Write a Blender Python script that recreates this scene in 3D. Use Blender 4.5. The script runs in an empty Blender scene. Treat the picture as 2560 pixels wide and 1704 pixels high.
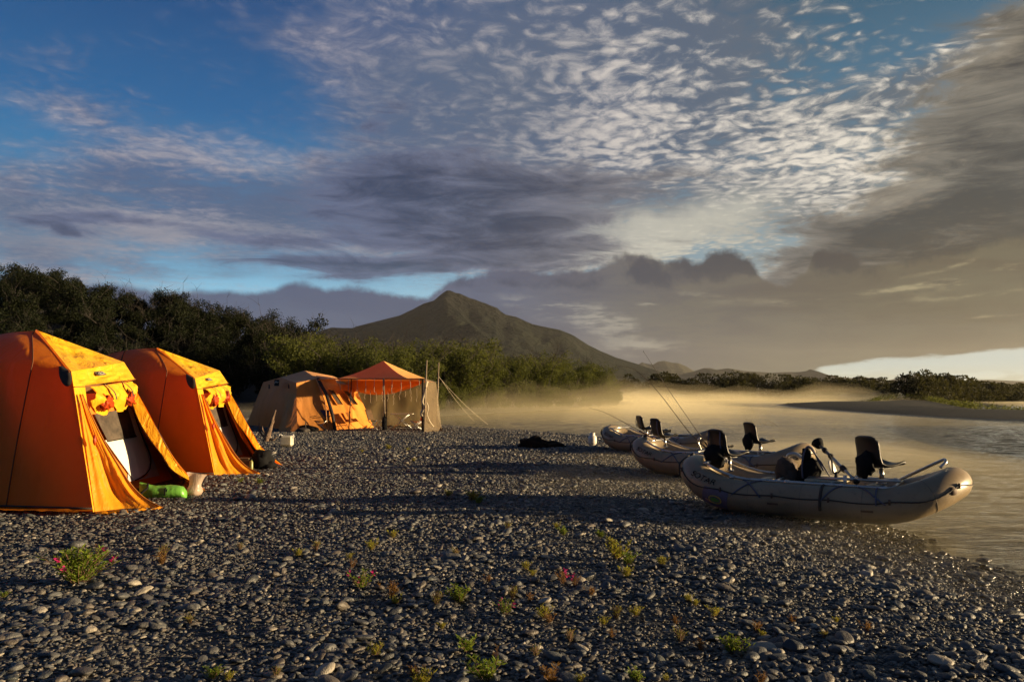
import bpy, bmesh, math, random
import numpy as np
from mathutils import Vector, Matrix, noise as mnoise
sc = bpy.context.scene
COL = sc.collection
R = math.radians

# ------------------------------------------------------------------ camera
CAM_H = 1.5
FPX, CX, HZ = 1849.0, 1280.0, 985.0          # focal length, centre and horizon in photo pixels
cam_d = bpy.data.cameras.new('camera')
cam = bpy.data.objects.new('camera', cam_d); COL.objects.link(cam)
cam.location = (0, 0, CAM_H); cam.rotation_euler = (R(90), 0, 0)
cam_d.sensor_width = 36; cam_d.lens = FPX / 2560 * 36
cam_d.shift_y = (HZ - 852) / 2560
cam_d.clip_start = 0.05; cam_d.clip_end = 60000
sc.camera = cam
sc.view_settings.view_transform = 'Standard'; sc.view_settings.look = 'None'
sc.view_settings.exposure = 1.35; sc.view_settings.gamma = 1.0
sc.cycles.max_bounces = 8; sc.cycles.diffuse_bounces = 2; sc.cycles.glossy_bounces = 3
sc.cycles.transmission_bounces = 6; sc.cycles.transparent_max_bounces = 96; sc.cycles.volume_bounces = 1
sc.cycles.sample_clamp_indirect = 4.0
sc.cycles.use_denoising = True

SUN_AZ, SUN_EL = -2.0, 7.5                       # degrees: azimuth measured from +X towards +Y
sd = Vector((math.cos(R(SUN_AZ)) * math.cos(R(SUN_EL)), math.sin(R(SUN_AZ)) * math.cos(R(SUN_EL)), math.sin(R(SUN_EL))))
sun_d = bpy.data.lights.new('sun', 'SUN'); sun = bpy.data.objects.new('sun', sun_d); COL.objects.link(sun)
sun_d.energy = 5.0; sun_d.angle = R(1.0); sun_d.color = (1.0, 0.74, 0.41)
sun.rotation_euler = (-sd).to_track_quat('-Z', 'Y').to_euler()

# ------------------------------------------------------------------ tiny node language
class E:
    nt = None
    def __init__(s, k): s.k = k
    @staticmethod
    def m(op, *a, clamp=False):
        n = E.nt.nodes.new('ShaderNodeMath'); n.operation = op; n.use_clamp = clamp
        for i, v in enumerate(a): E.put(n.inputs[i], v)
        return E(n.outputs[0])
    @staticmethod
    def put(sock, v):
        if isinstance(v, E): E.nt.links.new(v.k, sock)
        else: sock.default_value = v
    def __add__(s, o): return E.m('ADD', s, o)
    __radd__ = __add__
    def __sub__(s, o): return E.m('SUBTRACT', s, o)
    def __rsub__(s, o): return E.m('SUBTRACT', o, s)
    def __mul__(s, o): return E.m('MULTIPLY', s, o)
    __rmul__ = __mul__
    def __truediv__(s, o): return E.m('DIVIDE', s, o)
def ss(x, a, b, lo=0.0, hi=1.0, smooth=True):
    n = E.nt.nodes.new('ShaderNodeMapRange'); n.interpolation_type = 'SMOOTHSTEP' if smooth else 'LINEAR'; n.clamp = True
    E.put(n.inputs[0], x); n.inputs[1].default_value = a; n.inputs[2].default_value = b
    n.inputs[3].default_value = lo; n.inputs[4].default_value = hi
    return E(n.outputs[0])
def xyz(x, y, z=0.0):
    n = E.nt.nodes.new('ShaderNodeCombineXYZ')
    for i, v in enumerate((x, y, z)): E.put(n.inputs[i], v)
    return E(n.outputs[0])
def sep(v):
    n = E.nt.nodes.new('ShaderNodeSeparateXYZ'); E.put(n.inputs[0], v); return [E(o) for o in n.outputs]
def nz(vec, scale, detail=4, rough=0.55, dist=0.0, lac=2.0, color=False):
    n = E.nt.nodes.new('ShaderNodeTexNoise')
    if vec is not None: E.put(n.inputs['Vector'], vec)
    n.inputs['Scale'].default_value = scale; n.inputs['Detail'].default_value = detail
    n.inputs['Roughness'].default_value = rough; n.inputs['Distortion'].default_value = dist; n.inputs['Lacunarity'].default_value = lac
    return E(n.outputs[1 if color else 0])
def mix(f, a, b):
    n = E.nt.nodes.new('ShaderNodeMix'); n.data_type = 'RGBA'; n.clamp_factor = True
    E.put(n.inputs[0], f)
    for i, v in ((6, a), (7, b)):
        if isinstance(v, E): E.nt.links.new(v.k, n.inputs[i])
        else: n.inputs[i].default_value = (*v, 1)
    return E(n.outputs[2])
def vop(op, a, b=None, sc_=None):
    n = E.nt.nodes.new('ShaderNodeVectorMath'); n.operation = op; E.put(n.inputs[0], a)
    if b is not None: E.put(n.inputs[1], b)
    if sc_ is not None: E.put(n.inputs[3], sc_)
    return E(n.outputs[1 if op in ('LENGTH', 'DISTANCE', 'DOT_PRODUCT') else 0])
def curve(x, pts, x0, x1, y0, y1):
    """float curve through pts (x,y); both ranges mapped to 0..1"""
    n = E.nt.nodes.new('ShaderNodeFloatCurve'); c = n.mapping.curves[0]
    P = [((a - x0) / (x1 - x0), (b - y0) / (y1 - y0)) for a, b in pts]
    c.points[0].location = P[0]; c.points[1].location = P[-1]
    for p in P[1:-1]: c.points.new(*p)
    n.mapping.extend = 'HORIZONTAL'; n.mapping.update()
    E.put(n.inputs['Value'], (x - x0) / (x1 - x0))
    return E(n.outputs[0]) * (y1 - y0) + y0
def ramp(x, stops):
    n = E.nt.nodes.new('ShaderNodeValToRGB'); E.put(n.inputs[0], x); e = n.color_ramp.elements
    e[0].position, e[0].color = stops[0][0], (*stops[0][1], 1); e[1].position, e[1].color = stops[-1][0], (*stops[-1][1], 1)
    for p, c in stops[1:-1]:
        q = e.new(p); q.color = (*c, 1)
    return E(n.outputs[0])

def s2l(r, g, b):
    return tuple(((c / 255) / 12.92 if c <= 10 else ((c / 255 + 0.055) / 1.055) ** 2.4) for c in (r, g, b))

# ------------------------------------------------------------------ sky (world): evening blue, broken cloud decks
world = bpy.data.worlds.new('World'); sc.world = world; world.use_nodes = True
E.nt = world.node_tree; E.nt.nodes.clear()
def AZ(px): return math.atan((px - CX) / FPX)
def EL(px, py): return math.atan((HZ - py) / FPX * math.cos(AZ(px)))
tc = E.nt.nodes.new('ShaderNodeTexCoord')
D = E(tc.outputs['Generated']); dx, dy, dz = sep(D)
az = E.m('ARCTAN2', dx, dy); el = E.m('ARCSINE', dz)
zz = E.m('MAXIMUM', dz, 0.0) + 0.05
P = xyz(dx / zz, dy / zz, 0.0)                                  # a flat cloud deck overhead
PS = xyz(dx / zz * 0.55 + dy / zz * 0.25, dy / zz - dx / zz * 0.3, 3.0)
AE = xyz(az, el, 0.0)
wv = nz(AE, 9.0, 4, 0.6, color=True)
W0 = vop('SUBTRACT', wv, (0.5, 0.5, 0.5))
W = vop('ADD', AE, vop('MULTIPLY', W0, (0.17, 0.08, 0.0)))
WS = vop('ADD', AE, vop('MULTIPLY', W0, (0.10, 0.022, 0.0)))
def cells(vec, scale):
    n = E.nt.nodes.new('ShaderNodeTexVoronoi'); n.feature = 'SMOOTH_F1'; E.put(n.inputs['Vector'], vec)
    n.inputs['Scale'].default_value = scale; n.inputs['Smoothness'].default_value = 0.6; return E(n.outputs[0])
def blob(px, py, rx, ry, rot, amp, V, t):
    """soft ellipse of cloud cover around one compass direction and height"""
    n = E.nt.nodes.new('ShaderNodeMapping'); n.vector_type = 'TEXTURE'
    E.put(n.inputs[0], V); n.inputs[1].default_value = (AZ(px), EL(px, py), 0)
    n.inputs[2].default_value = (0, 0, R(rot)); n.inputs[3].default_value = (rx / FPX * 2.25, ry / FPX * 2.25, 1)
    g = E.nt.nodes.new('ShaderNodeTexGradient'); g.gradient_type = 'QUADRATIC_SPHERE'; E.nt.links.new(n.outputs[0], g.inputs[0])
    return E.m('MULTIPLY_ADD', E(g.outputs[1]), amp * 1.25, t)
TURN = [None]                                                   # what the next batch waits for (keeps the shader's working set small)
def blobs(L, V=None):
    V = V or W; t = 0.0
    for i, b in enumerate(L):
        if TURN[0] is not None and i % 9 == 0: V = vop('ADD', V, TURN[0] * 1e-9)
        t = blob(*b, V=V, t=t); TURN[0] = t
    return t
right = ss(az, AZ(700), AZ(2500))                               # 0 blue side, 1 sun side
behind = ss(dy, 0.25, -0.3)

# clear air
L_ = ramp(ss(el, 0.0, 0.62, smooth=False), [(0.0, s2l(185, 214, 222)), (0.20, s2l(138, 194, 222)), (0.33, s2l(72, 138, 182)), (0.55, s2l(40, 98, 150)), (0.8, s2l(26, 68, 120)), (1.0, s2l(18, 50, 98))])
R_ = ramp(ss(el, 0.0, 0.62, smooth=False), [(0.0, s2l(212, 210, 186)), (0.12, s2l(196, 208, 205)), (0.33, s2l(132, 162, 176)), (0.55, s2l(74, 114, 140)), (0.8, s2l(42, 82, 108)), (1.0, s2l(28, 60, 88))])
sky = mix(ss(az, AZ(500), AZ(2050)), L_, R_)

# thin high mottled deck (altocumulus)
covA = blobs([(1400, 60, 560, 170, 0, 1.05), (1000, 60, 260, 90, 10, .45), (1330, 260, 470, 160, 12, 1.05), (1650, 400, 440, 150, 0, 1.0), (1640, 200, 300, 170, 20, .75), (2330, 205, 360, 62, 22, 1.05), (1990, 300, 240, 40, 6, .6),
              (1700, 540, 380, 75, 6, .9), (2120, 480, 170, 70, 18, .8), (1500, 630, 330, 50, 8, .85), (640, 545, 300, 75, 4, .8), (320, 420, 240, 75, 0, .7), (230, 290, 230, 60, -8, .6), (830, 110, 220, 60, 0, .5), (850, 430, 260, 60, 20, .6), (150, 130, 200, 60, 0, .3),
              (100, 510, 230, 75, -6, .75), (70, 660, 260, 70, -12, .85), (1200, 620, 480, 60, 2, .8), (2300, 640, 280, 70, 14, .9), (2000, 690, 300, 22, 0, 1.0)])
PW = vop('ADD', P, vop('SCALE', vop('SUBTRACT', nz(P, 4.0, 3, .5, color=True), (0.5, 0.5, 0.5)), sc_=0.22))
fineA = nz(PW, 17.0, 6, 0.66)
cw = ss(az, AZ(820), AZ(1250), 0.25, 1.0)
nA = mix(cw, nz(PS, 3.2, 7, .62, dist=.5), fineA)
nA = sep(nA)[0] * 0.42 + nz(P, 2.4, 3, 0.5) * 0.30 + nz(P, 0.7, 2, 0.5) * 0.16 + (0.62 - cells(PW, 19.0)) * 0.34 * cw + (1.0 - cw) * 0.135
dA = ss(nA + covA * 0.275, 0.56, 0.86)
litA = ss(nA + (nz(PS, 1.1, 3, .5) - .5) * 0.7 + (fineA - .5) * 0.35 + covA * 0.01, 0.40, 0.78)
cA = mix(litA, mix(right, s2l(80, 96, 130), s2l(92, 102, 112)), mix(right, s2l(176, 168, 172), s2l(238, 228, 210)))
hot = ss(blobs([(1660, 560, 300, 60, 0, 1.0), (1560, 650, 330, 40, 0, 1.0), (1990, 655, 190, 30, 0, 1.2), (2320, 600, 160, 90, 25, .7)]), 0.1, 1.0)
cA = mix(hot * 0.75, cA, s2l(238, 230, 205))
sky = mix(dA * 0.93, sky, cA)
# thin smooth veil
veil = ss(blobs([(1090, 300, 300, 200, 30, .95), (1250, 560, 620, 150, 0, .95), (1450, 120, 420, 130, 0, .3), (90, 560, 260, 150, 0, .75), (2300, 660, 500, 130, 8, .7), (700, 570, 230, 90, 0, .3)]) + nz(PS, 2.0, 6, 0.62) * 0.9 - 0.46, 0.12, 0.95)
sky = mix(veil * 0.62, sky, mix(right, s2l(80, 98, 126), s2l(118, 120, 116)))

# dark stratocumulus streaks under it
covB = blobs([(1400, 462, 430, 50, 2, 1.0), (1080, 500, 330, 90, -4, 1.1), (1450, 540, 330, 26, 0, .6), (1250, 610, 480, 18, 0, .75), (800, 660, 260, 14, 0, .7), (1120, 400, 240, 65, 24, .7), (1150, 580, 280, 50, 0, .85), (1060, 230, 190, 60, 30, .35), (1250, 660, 420, 32, 0, .9), (880, 690, 160, 26, 4, .85),
              (2560, 90, 190, 80, 28, 1.1), (2500, 400, 360, 130, 24, 1.6), (2430, 520, 280, 60, 10, .9), (2250, 665, 440, 42, 8, .9), (2560, 620, 260, 110, 10, 1.0), (2200, 590, 180, 26, 14, .8), (2400, 760, 500, 60, 0, .6),
              (262, 540, 72, 15, 4, 1.05), (120, 552, 90, 20, 0, .6), (205, 583, 36, 12, 0, .7), (560, 590, 170, 20, -4, 1.05), (50, 480, 150, 32, -8, .6), (60, 620, 120, 22, -6, .5), (940, 310, 60, 26, 25, .55), (370, 345, 130, 18, -4, .35)], V=WS)
AH = xyz(az + el * 0.1, el * 4.5, 0.0)
nB = nz(PS, 2.3, 6, 0.58, dist=0.3) * 0.35 + nz(AH, 8.0, 9, 0.70, dist=.9) * 0.65
dB = ss(covB * 0.60 + (nB - 0.5) * 1.7, 0.22, 0.60)
thick = ss(covB * 0.46 + (nB - 0.5) * 3.4, 0.05, 1.15)
cB = mix(thick, mix(right, s2l(98, 108, 138), s2l(134, 126, 112)), mix(right, s2l(46, 60, 90), s2l(48, 45, 44)))
sky = mix(dB * 0.92, sky, cB)

# low cloud bank: billowy top edge, flat ragged bottom edge to the right
topc = curve(az, [(AZ(a), EL(a, b)) for a, b in [(0, 830), (240, 700), (330, 712), (430, 728), (520, 716), (640, 725), (700, 712), (745, 708), (830, 716), (930, 722), (1040, 735), (1130, 690), (1220, 670), (1330, 668), (1420, 670), (1520, 652), (1560, 636), (1620, 640), (1660, 652), (1700, 644), (1750, 636), (1800, 620), (1850, 636), (1890, 668), (1930, 694), (2010, 690), (2030, 640), (2060, 615), (2110, 615), (2150, 650), (2200, 668), (2350, 640), (2480, 600), (2560, 590)]], AZ(0), AZ(2560), 0.0, 0.3)
be = nz(AE, 30.0, 7, 0.6)
bn = (be - 0.5) * 0.034 * ss(az, AZ(200), AZ(1300), 0.3, 1.0) + (nz(AE, 11.0, 3, 0.5) - 0.5) * 0.03 * ss(az, AZ(700), AZ(1500), 0.4, 1.0)
edge = ss(topc + bn - el, -0.002, 0.009)
botc = curve(az, [(AZ(a), EL(a, b)) for a, b in [(1900, 1010), (2000, 960), (2040, 922), (2120, 907), (2250, 893), (2400, 884), (2480, 876), (2560, 868)]], AZ(1900), AZ(2560), -0.05, 0.1)
gap = ss(az, AZ(1960), AZ(2060)) * ss(botc - el + (nz(xyz(az, el * 4, 0), 25.0, 6, .65) - .5) * 0.014, -0.002, 0.005)
bankn = nz(xyz(az, el * 4.5, 1.0), 7.0, 8, 0.66, dist=0.6)
bill = nz(W, 16.0, 7, 0.6)
mid = mix(ss(az, AZ(1150), AZ(1750)), s2l(88, 94, 118), s2l(102, 97, 90))
cC1 = mix(ss(az, AZ(200), AZ(1250)), s2l(78, 90, 120), mid)
cC2 = mix(ss(az, AZ(1650), AZ(2450)), cC1, s2l(98, 93, 78))
cC = mix(ss(bankn, 0.38, 0.62) * 0.7, cC2, mix(right, s2l(74, 82, 112), s2l(84, 76, 66)))
lump = ss(blobs([(1590, 676, 58, 44, 0, 1.5), (1790, 664, 105, 46, -4, 1.7), (2080, 650, 62, 40, 0, 1.7), (1300, 706, 260, 26, 0, .8), (2300, 720, 300, 26, 4, .5), (700, 740, 160, 20, 0, .3)]) + (bill - .5) * 2.4 + (be - .5) * 1.2, 0.40, 1.15)
cC = mix(lump * 0.85, cC, mix(right, s2l(56, 64, 92), s2l(60, 58, 60)))
shine = ss(blobs([(1480, 800, 150, 45, -20, .9), (1600, 872, 110, 22, 0, .8), (1330, 770, 160, 30, -10, .7), (1750, 740, 90, 20, -20, .5), (1960, 760, 200, 16, -8, .5), (2300, 712, 200, 8, 6, .9), (2420, 742, 160, 6, 3, .8), (2180, 736, 120, 5, 5, .7), (2470, 690, 140, 9, 14, .9), (2350, 668, 120, 8, 12, .8), (2500, 790, 90, 5, 2, .6), (1610, 762, 36, 5, 0, 1.3)], V=WS) + (bill - .5) * 1.3, 0.3, 1.1)
shine = shine * ss(nz(xyz(az, el * 6.0, 4.0), 11.0, 6, .65), 0.44, 0.6)
cC = mix(shine * 0.6, cC, mix(right, s2l(170, 170, 172), s2l(178, 165, 128)))
low = ss(el, 0.075, 0.0)
cC = mix(low * ss(az, AZ(1300), AZ(2000)) * 0.5, cC, s2l(126, 118, 94))
sky = mix(edge * 0.97 * (1.0 - gap), sky, cC)
glow = gap * ss(nz(xyz(az, el * 4.5, 2.0), 18.0, 6, .68), 0.45, 0.56) * ss(el, 0.045, 0.005)
sky = mix(glow * 0.55, sky, s2l(168, 160, 128))
sky = mix(gap * ss(el, 0.015, 0.045) * 0.85, sky, s2l(178, 190, 186))
# the half of the sky behind the viewer: even evening blue with broken grey decks
back = mix(ss(nz(P, 1.1, 4, .6), 0.45, 0.62), s2l(42, 74, 112), s2l(84, 86, 98))
sky = mix(behind, sky, back)
sky = mix(ss(el, -0.02, -0.08), sky, (0.03, 0.03, 0.028))
n_sky = E.nt.nodes.new('ShaderNodeTexSky'); n_sky.sky_type = 'NISHITA'; n_sky.sun_disc = False
n_sky.sun_elevation = R(SUN_EL); n_sky.sun_rotation = R(90 - SUN_AZ); n_sky.air_density = 1.2; n_sky.dust_density = 1.5
bg1 = E.nt.nodes.new('ShaderNodeBackground'); E.put(bg1.inputs[0], sky); bg1.inputs[1].default_value = 0.41
bg2 = E.nt.nodes.new('ShaderNodeBackground'); E.nt.links.new(n_sky.outputs[0], bg2.inputs[0]); bg2.inputs[1].default_value = 0.001
add = E.nt.nodes.new('ShaderNodeAddShader'); E.nt.links.new(bg1.outputs[0], add.inputs[0]); E.nt.links.new(bg2.outputs[0], add.inputs[1])
wo = E.nt.nodes.new('ShaderNodeOutputWorld'); E.nt.links.new(add.outputs[0], wo.inputs[0])
world.cycles.sampling_method = 'MANUAL'; world.cycles.sample_map_resolution = 512

# ------------------------------------------------------------------ helpers
rnd = random.Random(11); nr = np.random.default_rng(7)
def U(px, py, d):
    """point seen at photo pixel (px,py) at distance d ahead of the camera"""
    return Vector(((px - CX) / FPX * d, d, CAM_H + (HZ - py) / FPX * d))
def G(px, py, z=0.0):
    d = (CAM_H - z) * FPX / (py - HZ)
    return Vector(((px - CX) / FPX * d, d, z))

def mat(name, fn):
    m = bpy.data.materials.new(name); m.use_nodes = True; nt = m.node_tree; nt.nodes.clear()
    old = E.nt; E.nt = nt
    out = nt.nodes.new('ShaderNodeOutputMaterial'); fn(nt, out); E.nt = old
    return m
def bsdf(nt, out, color, rough=0.6, metal=0.0, spec=0.5, bump=None, bstr=0.3, bdist=0.01, trans=None, tcol=None):
    b = nt.nodes.new('ShaderNodeBsdfPrincipled')
    if isinstance(color, E): nt.links.new(color.k, b.inputs['Base Color'])
    else: b.inputs['Base Color'].default_value = (*color, 1)
    E.put(b.inputs['Roughness'], rough); E.put(b.inputs['Metallic'], metal); b.inputs['Specular IOR Level'].default_value = spec
    bn = None
    if bump is not None:
        bn = nt.nodes.new('ShaderNodeBump'); bn.inputs['Strength'].default_value = bstr; bn.inputs['Distance'].default_value = bdist
        nt.links.new(bump.k, bn.inputs['Height']); nt.links.new(bn.outputs[0], b.inputs['Normal'])
    if trans:
        t = nt.nodes.new('ShaderNodeBsdfTranslucent')
        if isinstance(tcol, E): nt.links.new(tcol.k, t.inputs[0])
        else: t.inputs[0].default_value = (*(tcol or color), 1)
        if bn: nt.links.new(bn.outputs[0], t.inputs['Normal'])
        mx = nt.nodes.new('ShaderNodeMixShader'); mx.inputs[0].default_value = trans
        nt.links.new(b.outputs[0], mx.inputs[1]); nt.links.new(t.outputs[0], mx.inputs[2]); nt.links.new(mx.outputs[0], out.inputs[0])
    else: nt.links.new(b.outputs[0], out.inputs[0])
    return b
def texco(which='Object'):
    n = E.nt.nodes.new('ShaderNodeTexCoord'); return E(n.outputs[which])
def geopos():
    n = E.nt.nodes.new('ShaderNodeNewGeometry'); return E(n.outputs['Position'])
def objrand():
    n = E.nt.nodes.new('ShaderNodeObjectInfo'); return E(n.outputs['Random'])
def simple(name, color, rough=0.6, metal=0.0, spec=0.5, vary=0.15, scale=8.0, bstr=0.25, bdist=0.004, trans=None, tcol=None):
    def fn(nt, out):
        v = texco(); n = nz(v, scale, 5, .6); f = nz(v, scale * 9, 3, .6)
        c = mix(ss(n, .3, .7), tuple(x * (1 - vary) for x in color), tuple(min(1, x * (1 + vary)) for x in color))
        bsdf(nt, out, c, rough + (n - .5) * 0.2, metal, spec, bump=n + f * 0.3, bstr=bstr, bdist=bdist, trans=trans, tcol=tcol)
    return mat(name, fn)

WORLD = {}
class MB:
    def __init__(s): s.v = []; s.f = []; s.mi = []; s.cur = 0; s.sm = []
    def add(s, vs, fs, smooth=True):
        o = len(s.v); s.v.extend(tuple(v) for v in vs)
        for f in fs: s.f.append(tuple(i + o for i in f)); s.mi.append(s.cur); s.sm.append(smooth)
        return s
    def box(s, c, sz, rot=None, bevel=0.0):
        hx, hy, hz = (a / 2 for a in sz); b = min(bevel, hx * .8, hy * .8, hz * .8)
        vs = []
        if b <= 0:
            vs = [Vector((x * hx, y * hy, z * hz)) for x in (-1, 1) for y in (-1, 1) for z in (-1, 1)]
            fs = [(0, 1, 3, 2), (4, 6, 7, 5), (0, 4, 5, 1), (2, 3, 7, 6), (0, 2, 6, 4), (1, 5, 7, 3)]
        else:
            idx = {}
            for X in (-1, 1):
                for Y in (-1, 1):
                    for Z in (-1, 1):
                        for k in range(3):
                            p = [X * (hx - b), Y * (hy - b), Z * (hz - b)]; p[k] += (X, Y, Z)[k] * b
                            idx[(X, Y, Z, k)] = len(vs); vs.append(Vector(p))
            I = idx; fs = []
            for k in range(3):
                a, c2 = [j for j in range(3) if j != k]
                for sg in (-1, 1):
                    q = []
                    for (p1, p2) in ((-1, -1), (1, -1), (1, 1), (-1, 1)):
                        t = [0, 0, 0]; t[k] = sg; t[a] = p1; t[c2] = p2; q.append(I[(*t, k)])
                    fs.append(tuple(q))
            for k in range(3):
                a, c2 = [j for j in range(3) if j != k]
                for p1 in (-1, 1):
                    for p2 in (-1, 1):
                        t0 = [0, 0, 0]; t0[a] = p1; t0[c2] = p2; t0[k] = -1; t1 = list(t0); t1[k] = 1
                        fs.append((I[(*t0, a)], I[(*t1, a)], I[(*t1, c2)], I[(*t0, c2)]))
            for X in (-1, 1):
                for Y in (-1, 1):
                    for Z in (-1, 1): fs.append(tuple(I[(X, Y, Z, k)] for k in range(3)))
        M = (rot or Matrix.Identity(3)).to_3x3(); c = Vector(c)
        return s.add([M @ v + c for v in vs], fs, smooth=False)
    def tube(s, pts, r, n=8, caps=True, closed=False):
        pts = [Vector(p) for p in pts]; N = len(pts)
        rs = r if isinstance(r, (list, tuple)) else [r] * N
        vs = []; up = None
        for i, p in enumerate(pts):
            a = pts[(i - 1) % N] if (closed or i > 0) else p; b = pts[(i + 1) % N] if (closed or i < N - 1) else p
            t = (b - a).normalized() if (b - a).length > 1e-9 else Vector((0, 0, 1))
            if up is None: up = t.orthogonal().normalized()
            up = (up - t * up.dot(t)); up = up.normalized() if up.length > 1e-6 else t.orthogonal().normalized()
            w = t.cross(up)
            for k in range(n):
                th = 2 * math.pi * k / n; vs.append(p + (up * math.cos(th) + w * math.sin(th)) * rs[i])
        fs = []
        for i in range(N if closed else N - 1):
            j = (i + 1) % N
            for k in range(n): fs.append((i * n + k, i * n + (k + 1) % n, j * n + (k + 1) % n, j * n + k))
        if caps and not closed: fs.append(tuple(range(n))[::-1]); fs.append(tuple((N - 1) * n + k for k in range(n)))
        return s.add(vs, fs)
    def lathe(s, prof, c=(0, 0, 0), n=16, M=None):
        vs = []; c = Vector(c); M = M or Matrix.Identity(3)
        for (r, z) in prof:
            for k in range(n): vs.append(M @ Vector((r * math.cos(2 * math.pi * k / n), r * math.sin(2 * math.pi * k / n), z)) + c)
        fs = [(i * n + k, i * n + (k + 1) % n, (i + 1) * n + (k + 1) % n, (i + 1) * n + k) for i in range(len(prof) - 1) for k in range(n)]
        return s.add(vs, fs)
    def patch(s, a, b, c, d, nu=12, nv=12, fn=None, ns=True):
        """bilinear sheet a-b (u) to d-c (v); fn(u,v) -> offset along its normal, or a vector"""
        a, b, c, d = map(Vector, (a, b, c, d)); vs = []
        nrm = ((c - a).cross(d - b)).normalized()
        for j in range(nv + 1):
            v = j / nv
            for i in range(nu + 1):
                u = i / nu; p = a * (1 - u) * (1 - v) + b * u * (1 - v) + c * u * v + d * (1 - u) * v
                if fn is not None:
                    o = fn(u, v); p = p + (o if isinstance(o, Vector) else nrm * o)
                vs.append(p)
        fs = [(j * (nu + 1) + i, j * (nu + 1) + i + 1, (j + 1) * (nu + 1) + i + 1, (j + 1) * (nu + 1) + i) for j in range(nv) for i in range(nu)]
        return s.add(vs, fs)
    def blob(s, c, rad, rot=None, sub=3, amp=0.12, freq=2.0, seed=0.0, flat=None):
        bm = bmesh.new(); bmesh.ops.create_icosphere(bm, subdivisions=sub, radius=1.0)
        M = (rot or Matrix.Identity(3)).to_3x3(); vs = []
        for v in bm.verts:
            k = 1 + amp * mnoise.noise(v.co * freq + Vector((seed, seed * 1.7, 3.1)))
            p = Vector((v.co.x * rad[0] * k, v.co.y * rad[1] * k, v.co.z * rad[2] * k))
            if flat is not None and p.z < flat: p.z = flat
            vs.append(M @ p + Vector(c))
        s.add(vs, [tuple(w.index for w in f.verts) for f in bm.faces]); bm.free(); return s
    def text(s, body, size, place, ext=0.0):
        """lettering: place(x,y) -> world point on the carrying surface"""
        cu = bpy.data.curves.new('lettering', 'FONT'); cu.body = body; cu.size = size; cu.align_x = 'CENTER'; cu.align_y = 'CENTER'; cu.resolution_u = 3
        ob = bpy.data.objects.new('lettering', cu); me = ob.to_mesh()
        bm = bmesh.new(); bm.from_mesh(me); bmesh.ops.triangulate(bm, faces=bm.faces)
        bmesh.ops.subdivide_edges(bm, edges=[e for e in bm.edges if e.calc_length() > size * .25], cuts=1)
        bmesh.ops.triangulate(bm, faces=bm.faces)
        s.add([place(v.co.x, v.co.y) for v in bm.verts], [tuple(w.index for w in f.verts) for f in bm.faces], smooth=False)
        bm.free(); ob.to_mesh_clear(); bpy.data.objects.remove(ob); bpy.data.curves.remove(cu); return s
    def xf(s, M):
        s.v = [tuple(M @ Vector(v)) for v in s.v]; return s
    def mesh(s, name, mats):
        me = bpy.data.meshes.new(name); me.from_pydata(s.v, [], s.f)
        for m in (mats if isinstance(mats, (list, tuple)) else [mats]): me.materials.append(m)
        me.polygons.foreach_set('material_index', s.mi); me.polygons.foreach_set('use_smooth', s.sm); me.update(); return me
    def build(s, name, mats, parent=None, loc=None, solid=0.0, **tags):
        """link as ONE mesh object; given in world space, re-based to its parent or its own foot"""
        me = s.mesh(name, mats); o = bpy.data.objects.new(name, me); COL.objects.link(o)
        if parent is not None:
            o.parent = parent
            if parent.name in WORLD:                             # the shape was given in world space: re-base it to the thing's foot
                me.transform(Matrix.Translation(-WORLD[parent.name])); WORLD[o.name] = WORLD[parent.name]
        elif loc is not None: o.location = loc; me.transform(Matrix.Translation(-Vector(loc)))
        if solid:
            md = o.modifiers.new('thickness', 'SOLIDIFY'); md.thickness = solid; md.offset = 0
        for k, v in tags.items(): o[k] = v
        return o

def tag(o, label=None, category=None, group=None, kind=None):
    if label: o['label'] = label
    if category: o['category'] = category
    if group: o['group'] = group
    if kind: o['kind'] = kind
    return o
def thing(name, loc, label, category, group=None, rz=0.0, world_space=False):
    o = bpy.data.objects.new(name, None); COL.objects.link(o); o.location = loc; o.rotation_euler.z = rz; o.empty_display_size = 0.1
    if world_space: WORLD[o.name] = Vector(loc)
    return tag(o, label, category, group)
def dup(o, parent=None, loc=None, rz=None, scale=None, **tags):
    c = o.copy(); COL.objects.link(c); c.parent = parent
    if loc is not None: c.location = loc
    if rz is not None: c.rotation_euler.z = rz
    if scale is not None: c.scale = (scale, scale, scale) if isinstance(scale, (int, float)) else scale
    for k, v in tags.items(): c[k] = v
    for ch in list(KIDS.get(o.name, o.children)): dup(ch, c)
    return c
KIDS = {}
def catmull(P, n=8, closed=False):
    P = [Vector(p) for p in P]; N = len(P); out = []
    for i in range(N if closed else N - 1):
        g = lambda k: P[k % N] if closed else P[max(0, min(N - 1, k))]
        a, b, c, d = g(i - 1), g(i), g(i + 1), g(i + 2)
        for j in range(n):
            t = j / n; out.append(0.5 * ((2 * b) + (c - a) * t + (2 * a - 5 * b + 4 * c - d) * t * t + (3 * b - a - 3 * c + d) * t ** 3))
    if not closed: out.append(P[-1])
    return out

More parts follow.
